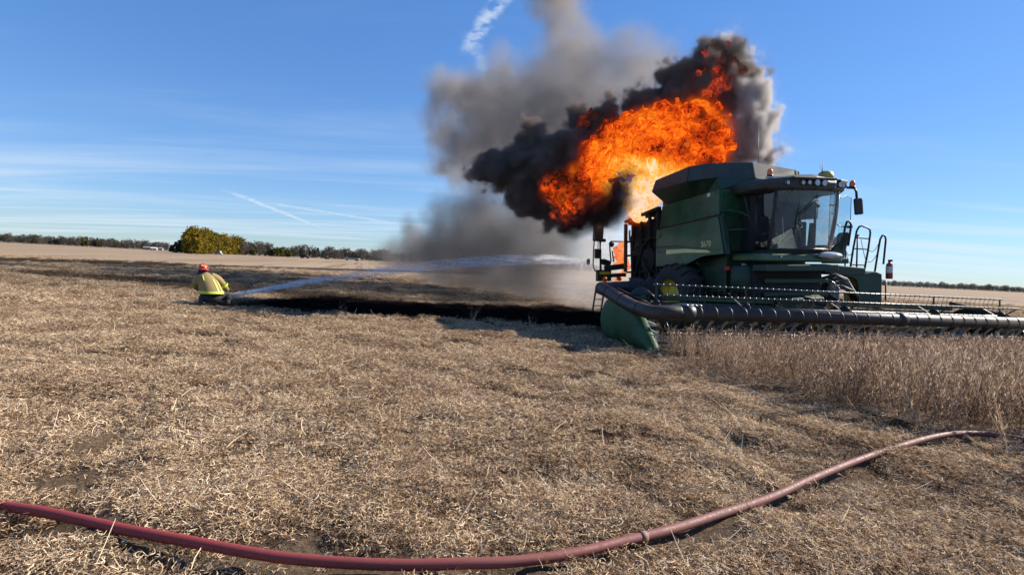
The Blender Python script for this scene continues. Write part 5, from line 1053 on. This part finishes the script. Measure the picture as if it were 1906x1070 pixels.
# ------------------------------------------------------------------ smoke, fire
def blob_field(t, blobs, warp_amp, warp_scale, k, seed=(0, 0, 0), detail=3):
    """smooth union of spheres, distance in metres, position warped by noise"""
    pos = t.n('GeometryNodeInputPosition').outputs[0]
    p = t.vm('ADD', pos, tuple(seed))
    w = t.vm('SUBTRACT', t.noise(p, warp_scale, detail, 0.55, color=True), (0.5, 0.5, 0.5))
    q = t.vm('ADD', pos, t.vm('SCALE', w, scale=warp_amp))
    acc = None
    for (c, r) in blobs:
        d = t.m('SUBTRACT', t.vm('DISTANCE', q, tuple(c)), r)
        acc = d if acc is None else t.m('SMOOTH_MIN', acc, d, k)
    return pos, p, acc
def bounds(blobs, pad):
    lo = Vector([min(c[i] - r for c, r in blobs) - pad for i in range(3)]); hi = Vector([max(c[i] + r for c, r in blobs) + pad for i in range(3)])
    return lo, hi
def volume_object(name, mat, blobs, voxel, field, pad=0.6, floor=0.0, mesh_out=None):
    """field(t) -> density socket; builds a voxel grid with geometry nodes"""
    ng = bpy.data.node_groups.new(name, 'GeometryNodeTree'); ng.interface.new_socket('Geometry', in_out='OUTPUT', socket_type='NodeSocketGeometry')
    t = NT(ng); out = t.n('NodeGroupOutput')
    lo, hi = bounds(blobs, pad); lo.z = max(lo.z, floor)
    vc = t.n('GeometryNodeVolumeCube'); t.l(field(t), vc.inputs['Density'])
    vc.inputs['Min'].default_value = lo; vc.inputs['Max'].default_value = hi
    for i, ax in enumerate('XYZ'): vc.inputs['Resolution ' + ax].default_value = max(8, int((hi[i] - lo[i]) / voxel))
    g = vc.outputs[0]
    if mesh_out is not None:
        vm_ = t.n('GeometryNodeVolumeToMesh'); t.l(g, vm_.inputs[0]); vm_.inputs['Threshold'].default_value = mesh_out
        if 'Adaptivity' in vm_.inputs: vm_.inputs['Adaptivity'].default_value = 0.0
        ss = t.n('GeometryNodeSetShadeSmooth'); t.l(vm_.outputs[0], ss.inputs[0]); g = ss.outputs[0]
    sm = t.n('GeometryNodeSetMaterial'); t.l(g, sm.inputs['Geometry']); sm.inputs['Material'].default_value = mat
    t.l(sm.outputs[0], out.inputs[0])
    me = bpy.data.meshes.new(name); o = link(name, me, mat); md = o.modifiers.new('build', 'NODES'); md.node_group = ng
    return o
def px_blobs(rows):
    """(x, y, depth, radius px) -> world sphere"""
    out = []
    for (x, y, Y, rp) in rows:
        c = at_depth(x, y, Y); out.append((c, rp * (c - CAM).dot(_fw) / F_PX))
    return out
def smoke_mat(name, color, density, aniso=0.2, absorb=(0, 0, 0)):
    mt, t, o = new_mat(name); v = t.n('ShaderNodeVolumePrincipled')
    v.inputs['Color'].default_value = (*color, 1); v.inputs['Density'].default_value = density; v.inputs['Anisotropy'].default_value = aniso
    v.inputs['Absorption Color'].default_value = (*absorb, 1)
    v.inputs['Density Attribute'].default_value = 'density'
    t.l(v.outputs[0], o.inputs['Volume'])
    return mt

FY = 19.5
dark = px_blobs([
    # upper right billow
    (1330, 140, FY + .75, 64), (1285, 168, FY + .9, 66), (1342, 108, FY + .75, 40), (1375, 150, FY + .8, 44), (1260, 200, FY + 1., 52), (1240, 165, FY + 1.2, 26), (1300, 205, FY + 1.1, 60), (1350, 190, FY + .9, 50), (1425, 280, FY + .7, 22),
    # saddle over the fire
    (1190, 215, FY + 1.2, 50), (1140, 235, FY + 1.3, 48), (1090, 250, FY + 1.3, 50), (1155, 195, FY + 1.6, 28), (1075, 222, FY + 1.4, 28), (1220, 195, FY + 1.2, 34),
    # left black lobes
    (1050, 295, FY + 1.0, 60), (1010, 325, FY + .9, 58), (1000, 280, FY + 1.3, 46), (985, 375, FY + .7, 36), (1035, 385, FY + .8, 40), (945, 315, FY + 1.1, 50), (915, 310, FY + 1.3, 42), (890, 312, FY + 1.4, 26), (960, 352, FY + .9, 38), (985, 250, FY + 1.5, 30), (1085, 400, FY + .5, 32), (1120, 392, FY + .2, 36), (1055, 415, FY + .5, 24),
    (1150, 345, FY + .9, 34), (1130, 375, FY + .9, 36),
])
curtain = px_blobs([(1135, 372, FY - 1.1, 30), (1152, 352, FY - 1.1, 26), (1115, 398, FY - 1.0, 32), (1168, 333, FY - 1.1, 18), (1090, 412, FY - .8, 28), (1140, 397, FY - .9, 30), (1062, 425, FY - .6, 24), (1155, 375, FY - 1.0, 22)])
pale = px_blobs([(1394, 228, FY + .45, 52), (1402, 285, FY + .45, 46), (1388, 178, FY + .55, 48), (1428, 290, FY + .5, 26), (1362, 285, FY + .7, 46), (1412, 255, FY + .5, 32), (1378, 128, FY + .6, 36), (1418, 295, FY + .6, 24), (1350, 92, FY + .7, 28), (1365, 235, FY + .2, 34)])
fire = px_blobs([
    (1195, 270, FY, 68), (1245, 248, FY, 60), (1300, 238, FY, 52), (1322, 275, FY, 42), (1270, 285, FY, 52), (1225, 315, FY, 44), (1150, 272, FY, 50), (1112, 302, FY, 44), (1085, 338, FY, 40), (1055, 352, FY, 36), (1030, 352, FY, 24), (1110, 360, FY, 34), (1065, 385, FY - .1, 24),
    (1195, 345, FY, 36), (1188, 375, FY, 30), (1212, 370, FY, 28), (1180, 398, FY - .1, 22), (1205, 398, FY, 24), (1238, 340, FY, 30), (1300, 200, FY, 26), (1335, 245, FY + .1, 30),
])
licks = [px_blobs(q) for q in ([(1335, 125, FY + .42, 40), (1365, 140, FY + .40, 28), (1305, 145, FY + .5, 30), (1275, 185, FY + .5, 24), (1320, 180, FY + .25, 32), (1335, 160, FY + .3, 24)], [(1090, 225, FY + .85, 20), (1080, 245, FY + .85, 15)], [(1070, 412, FY - .1, 20), (1045, 395, FY + .2, 22), (1058, 405, FY, 20)])]
grey = px_blobs([
    (1060, 200, 34, 95), (1000, 230, 40, 95), (1110, 150, 36, 85), (1180, 120, 36, 72), (1060, 110, 42, 75), (1035, 50, 46, 60), (1040, 0, 48, 55), (1045, -60, 50, 70), (960, 200, 46, 80), (900, 205, 52, 75), (845, 180, 56, 58), (930, 275, 46, 75), (870, 270, 52, 60), (985, 320, 38, 75), (1210, 170, 34, 55), (1020, 160, 42, 75), (1140, 200, 30, 60), (1230, 105, 40, 45), (1180, 165, 32, 60), (820, 240, 56, 45), (835, 310, 54, 40), (930, 130, 52, 45), (880, 330, 48, 45),
])
low = px_blobs([
    (900, 470, 32, 80), (960, 445, 29, 88), (830, 465, 36, 66), (1000, 490, 26, 80), (1050, 465, 25, 72), (900, 405, 31, 62), (780, 475, 42, 50), (850, 415, 34, 50), (1060, 430, 25, 55), (950, 505, 28, 62), (850, 505, 33, 45), (1000, 420, 27, 60), (760, 430, 42, 26), (735, 480, 48, 30),
])
lit_smoke = px_blobs([(1080, 520, 22.5, 50), (1112, 465, 22.3, 46), (1132, 505, 22, 46), (1142, 425, 22, 40), (1110, 540, 21.5, 40), (1150, 470, 22, 40), (1090, 445, 22.8, 36), (1060, 540, 22.5, 40), (1150, 550, 21.5, 40)])
def f_dark(t, blobs=None, seed=(11, 3, 7)):
    pos, p, d = blob_field(t, blobs or dark, 0.9, 0.55, 0.35, seed, 3)
    bil = t.voro(t.vm('ADD', p, t.vm('SCALE', t.noise(p, 1.2, 2, 0.5, color=True), scale=0.6)), 1.35, 'SMOOTH_F1', 0.35)
    bil2 = t.voro(t.vm('ADD', p, t.vm('SCALE', t.noise(p, 3.0, 2, 0.5, color=True), scale=0.35)), 3.4, 'SMOOTH_F1', 0.4)
    fine = t.noise(p, 4.5, 4, 0.6)
    d = t.m('ADD', d, t.m('MULTIPLY', t.m('SUBTRACT', bil, 0.42), 0.85))
    d = t.m('ADD', d, t.m('MULTIPLY', t.m('SUBTRACT', bil2, 0.42), 0.44))
    d = t.m('ADD', d, t.m('MULTIPLY', t.m('SUBTRACT', fine, 0.5), 0.22))
    return t.m('ADD', t.rng(d, 0.02, -0.30, 0.0, 0.96), t.m('MULTIPLY', t.rng(d, 0.55, -0.1, 0.0, 0.04), t.rng(fine, 0.4, 0.65)))
def f_fire(blobs, seed):
    def f(t):
        pos, p, d = blob_field(t, blobs, 0.7, 0.8, 0.25, seed, 3)
        bil = t.voro(t.vm('ADD', p, t.vm('SCALE', t.noise(p, 1.8, 2, 0.5, color=True), scale=0.5)), 1.9, 'SMOOTH_F1', 0.3)
        bil2 = t.voro(p, 5.0, 'SMOOTH_F1', 0.3)
        fine = t.noise(p, 6.0, 3, 0.6)
        d = t.m('ADD', d, t.m('MULTIPLY', t.m('SUBTRACT', bil, 0.42), 0.55)); d = t.m('ADD', d, t.m('MULTIPLY', t.m('SUBTRACT', bil2, 0.42), 0.22))
        d = t.m('ADD', d, t.m('MULTIPLY', t.m('SUBTRACT', fine, 0.5), 0.22))
        return t.m('SUBTRACT', 0.94, d)
    return f
def f_grey(blobs, seed, amp, thin, sz=1.0, edge=1.3):
    def f(t):
        pos, p, d = blob_field(t, blobs, 2.4 * sz, 0.28 / sz, 1.0 * sz, seed, 3)
        d = t.m('DIVIDE', d, sz)
        n1 = t.noise(p, 0.42 / sz, 5, 0.58, 0.4)
        n2 = t.noise(p, 1.3 / sz, 4, 0.6, 0.3)
        n3 = t.noise(p, 3.2 / sz, 4, 0.62, 0.3); bil = t.voro(t.vm('ADD', p, t.vm('SCALE', t.noise(p, 0.8 / sz, 2, 0.5, color=True), scale=0.9 * sz)), 0.75 / sz, 'F1')
        d = t.m('ADD', d, t.m('MULTIPLY', t.m('SUBTRACT', n1, 0.5), amp)); d = t.m('ADD', d, t.m('MULTIPLY', t.m('SUBTRACT', n2, 0.5), amp * 0.5)); d = t.m('ADD', d, t.m('MULTIPLY', t.m('SUBTRACT', bil, 0.42), amp * 0.35)); d = t.m('ADD', d, t.m('MULTIPLY', t.m('SUBTRACT', n3, 0.5), amp * 0.28))
        den = t.rng(d, 0.5, -edge, 0.0, 1.0)
        return t.m('MULTIPLY', den, t.rng(t.m('ADD', t.m('ADD', t.m('MULTIPLY', n1, 0.42), t.m('MULTIPLY', n2, 0.33)), t.m('MULTIPLY', n3, 0.25)), 0.40, 0.58, thin, 1.0))
    return f
# flame: luminous surface, colour from turbulence and from the heat towards the base
def flame_mat(name, hot):
    mt, t, o = new_mat(name); e = t.n('ShaderNodeEmission'); geo = t.n('ShaderNodeNewGeometry').outputs['Position']
    w = t.vm('ADD', geo, t.vm('SCALE', t.vm('SUBTRACT', t.noise(geo, 1.3, 3, 0.55, color=True), (0.5, 0.5, 0.5)), scale=1.1))
    big = t.noise(geo, 0.55, 3, 0.55, 0.6); a = t.noise(w, 1.9, 8, 0.64, 1.0); b_ = t.noise(w, 5.0, 5, 0.6, 1.4)
    ridge = t.m('ABSOLUTE', t.m('SUBTRACT', t.noise(w, 3.4, 4, 0.6, 0.8), 0.5))
    v = t.m('ADD', t.m('MULTIPLY', a, 0.70), t.m('MULTIPLY', b_, 0.30))
    v = t.m('SUBTRACT', v, t.m('MULTIPLY', t.rng(ridge, 0.06, 0.0), 0.10))
    v = t.m('ADD', v, t.m('MULTIPLY', t.m('SUBTRACT', big, 0.5), 0.75))
    if hot:
        c0 = at_depth(1208, 380, FY); dist = t.vm('DISTANCE', geo, tuple(c0)); v = t.m('ADD', v, t.rng(dist, 2.6, 0.3, 0.0, 0.40))
        c1 = at_depth(1050, 350, FY); v = t.m('SUBTRACT', v, t.rng(t.vm('DISTANCE', geo, tuple(c1)), 2.0, 0.3, 0.0, 0.12))
        c2 = at_depth(1330, 215, FY); v = t.m('SUBTRACT', v, t.rng(t.vm('DISTANCE', geo, tuple(c2)), 1.6, 0.3, 0.0, 0.08))
        st = [(0.26, (0.02, 0.005, 0.003)), (0.36, (0.14, 0.014, 0.004)), (0.45, (0.62, 0.05, 0.005)), (0.54, (1.0, 0.145, 0.007)), (0.64, (1.0, 0.29, 0.015)), (0.76, (1.0, 0.52, 0.08)), (0.94, (1.0, 0.74, 0.55))]
    else:
        st = [(0.38, (0.012, 0.008, 0.008)), (0.50, (0.05, 0.010, 0.008)), (0.58, (0.22, 0.020, 0.010)), (0.70, (0.55, 0.06, 0.015)), (0.85, (0.8, 0.16, 0.05))]
    t.l(t.ramp(v, st), e.inputs['Color']); e.inputs['Strength'].default_value = 0.60
    t.l(e.outputs[0], o.inputs[0])
    return mt
o = volume_object('black_smoke', smoke_mat('black_smoke', (0.27, 0.225, 0.195), 13.0, 0.0), dark, 0.08, f_dark)
tag(o, 'thick black oily smoke billowing round the fireball above the harvester', 'smoke', kind='stuff')
o = volume_object('brown_smoke', smoke_mat('brown_smoke', (0.11, 0.065, 0.05), 8.0, 0.0), curtain, 0.09, f_grey(curtain, (2, 2, 6), 0.9, 0.5, 0.30, 1.6))
tag(o, 'dark brown smoke hanging in front of the lower left of the fireball', 'smoke', kind='stuff')
o = volume_object('pale_smoke', smoke_mat('pale_smoke', (0.78, 0.73, 0.69), 9.0, 0.0), pale, 0.085, lambda t: f_dark(t, pale, (4, 9, 2)))  # sunlit side of the smoke, sunlight put into a paler colour
tag(o, 'pale grey sunlit smoke on the right flank of the fireball', 'smoke', kind='stuff')
o = volume_object('grey_smoke', smoke_mat('grey_smoke', (0.44, 0.41, 0.385), 1.15, 0.0), grey, 0.23, f_grey(grey, (5, 2, 1), 3.0, 0.04, 1.3, 1.7), pad=2.5)
tag(o, 'thin brownish grey smoke rising high behind the fireball', 'smoke', kind='stuff')
o = volume_object('drifting_smoke', smoke_mat('drifting_smoke', (0.32, 0.295, 0.28), 1.7, 0.0), low, 0.22, f_grey(low, (3, 8, 1), 3.0, 0.30, 1.1, 1.8), pad=1.5, floor=0.02)
tag(o, 'low dark grey smoke drifting over the field left of the burning harvester', 'smoke', kind='stuff')
o = volume_object('white_steam', smoke_mat('white_steam', (0.86, 0.82, 0.79), 1.0, 0.2), lit_smoke, 0.20, f_grey(lit_smoke, (6, 1, 9), 1.6, 0.35, 0.8), pad=1.0, floor=0.02)  # smoke lit by sun and fire, that light put into its white colour
tag(o, 'whitish smoke and steam low beside the harvester rear', 'smoke', kind='stuff')
def veil_mat():
    mt, t, o = new_mat('flame_veil'); at = t.n('ShaderNodeAttribute', attribute_name='density').outputs['Fac']; e = t.n('ShaderNodeEmission'); ab = t.n('ShaderNodeVolumeAbsorption'); ab.inputs[0].default_value = (0.02, 0.01, 0.01, 1)
    geo = t.n('ShaderNodeNewGeometry').outputs['Position']; n = t.noise(geo, 2.6, 4, 0.6, 0.8)
    t.l(t.ramp(t.m('ADD', t.m('MULTIPLY', at, 0.5), t.m('MULTIPLY', n, 0.6)), [(0.2, (0.25, 0.012, 0.002)), (0.45, (0.9, 0.085, 0.006)), (0.65, (1.0, 0.20, 0.012)), (0.9, (1.0, 0.40, 0.05))]), e.inputs[0])
    t.l(t.m('MULTIPLY', at, 1.15), e.inputs[1]); t.l(t.m('MULTIPLY', at, 3.4), ab.inputs['Density']); ad = t.n('ShaderNodeAddShader'); t.l(e.outputs[0], ad.inputs[0]); t.l(ab.outputs[0], ad.inputs[1]); t.l(ad.outputs[0], o.inputs['Volume'])
    return mt
def f_veil(t):
    pos, p, d = blob_field(t, fire, 0.9, 0.8, 0.25, (1, 2, 3), 4)
    n1 = t.noise(p, 1.6, 5, 0.6, 0.6); n2 = t.noise(p, 4.5, 4, 0.62, 0.5)
    d = t.m('ADD', d, t.m('ADD', t.m('MULTIPLY', t.m('SUBTRACT', n1, 0.5), 1.1), t.m('MULTIPLY', t.m('SUBTRACT', n2, 0.5), 0.5)))
    return t.m('MULTIPLY', t.rng(d, 0.12, -0.22, 0.0, 1.0), t.rng(n2, 0.40, 0.62, 0.08, 1.0))
FLAME = flame_mat('flame', True); EMBER = flame_mat('ember', False)
o = volume_object('fireball', FLAME, fire, 0.06, f_fire(fire, (1, 2, 3)), pad=0.5, mesh_out=1.0)
tag(o, 'huge bright orange fireball bursting from the rear of the harvester', 'fire')
v = volume_object('flame_veil', veil_mat(), fire, 0.085, f_veil, pad=0.6); v.parent = o; v['kind'] = 'stuff'
for q, lb, sd in zip(licks, ('dull red flame glowing through the black smoke above the fireball', 'small red flame in the black smoke up left of the fireball', 'dark red flame hanging from the lower left of the fireball'), ((7, 2, 3), (4, 4, 1), (9, 1, 5))):
    o = volume_object('smoky_flame', EMBER, q, 0.07, f_fire(q, sd), pad=0.5, mesh_out=1.0); tag(o, lb, 'fire')
rear = px_blobs([(1155, 470, 21.9, 12), (1160, 484, 21.9, 13), (1157, 457, 21.9, 8), (1153, 516, 21.9, 9), (1163, 512, 21.9, 9), (1164, 498, 21.9, 9)])
o = volume_object('rear_flame', FLAME, rear, 0.045, f_fire(rear, (2, 5, 3)), pad=0.4, mesh_out=1.0, floor=0.05)
tag(o, 'small orange flame behind the rear ladder platform of the harvester', 'fire')
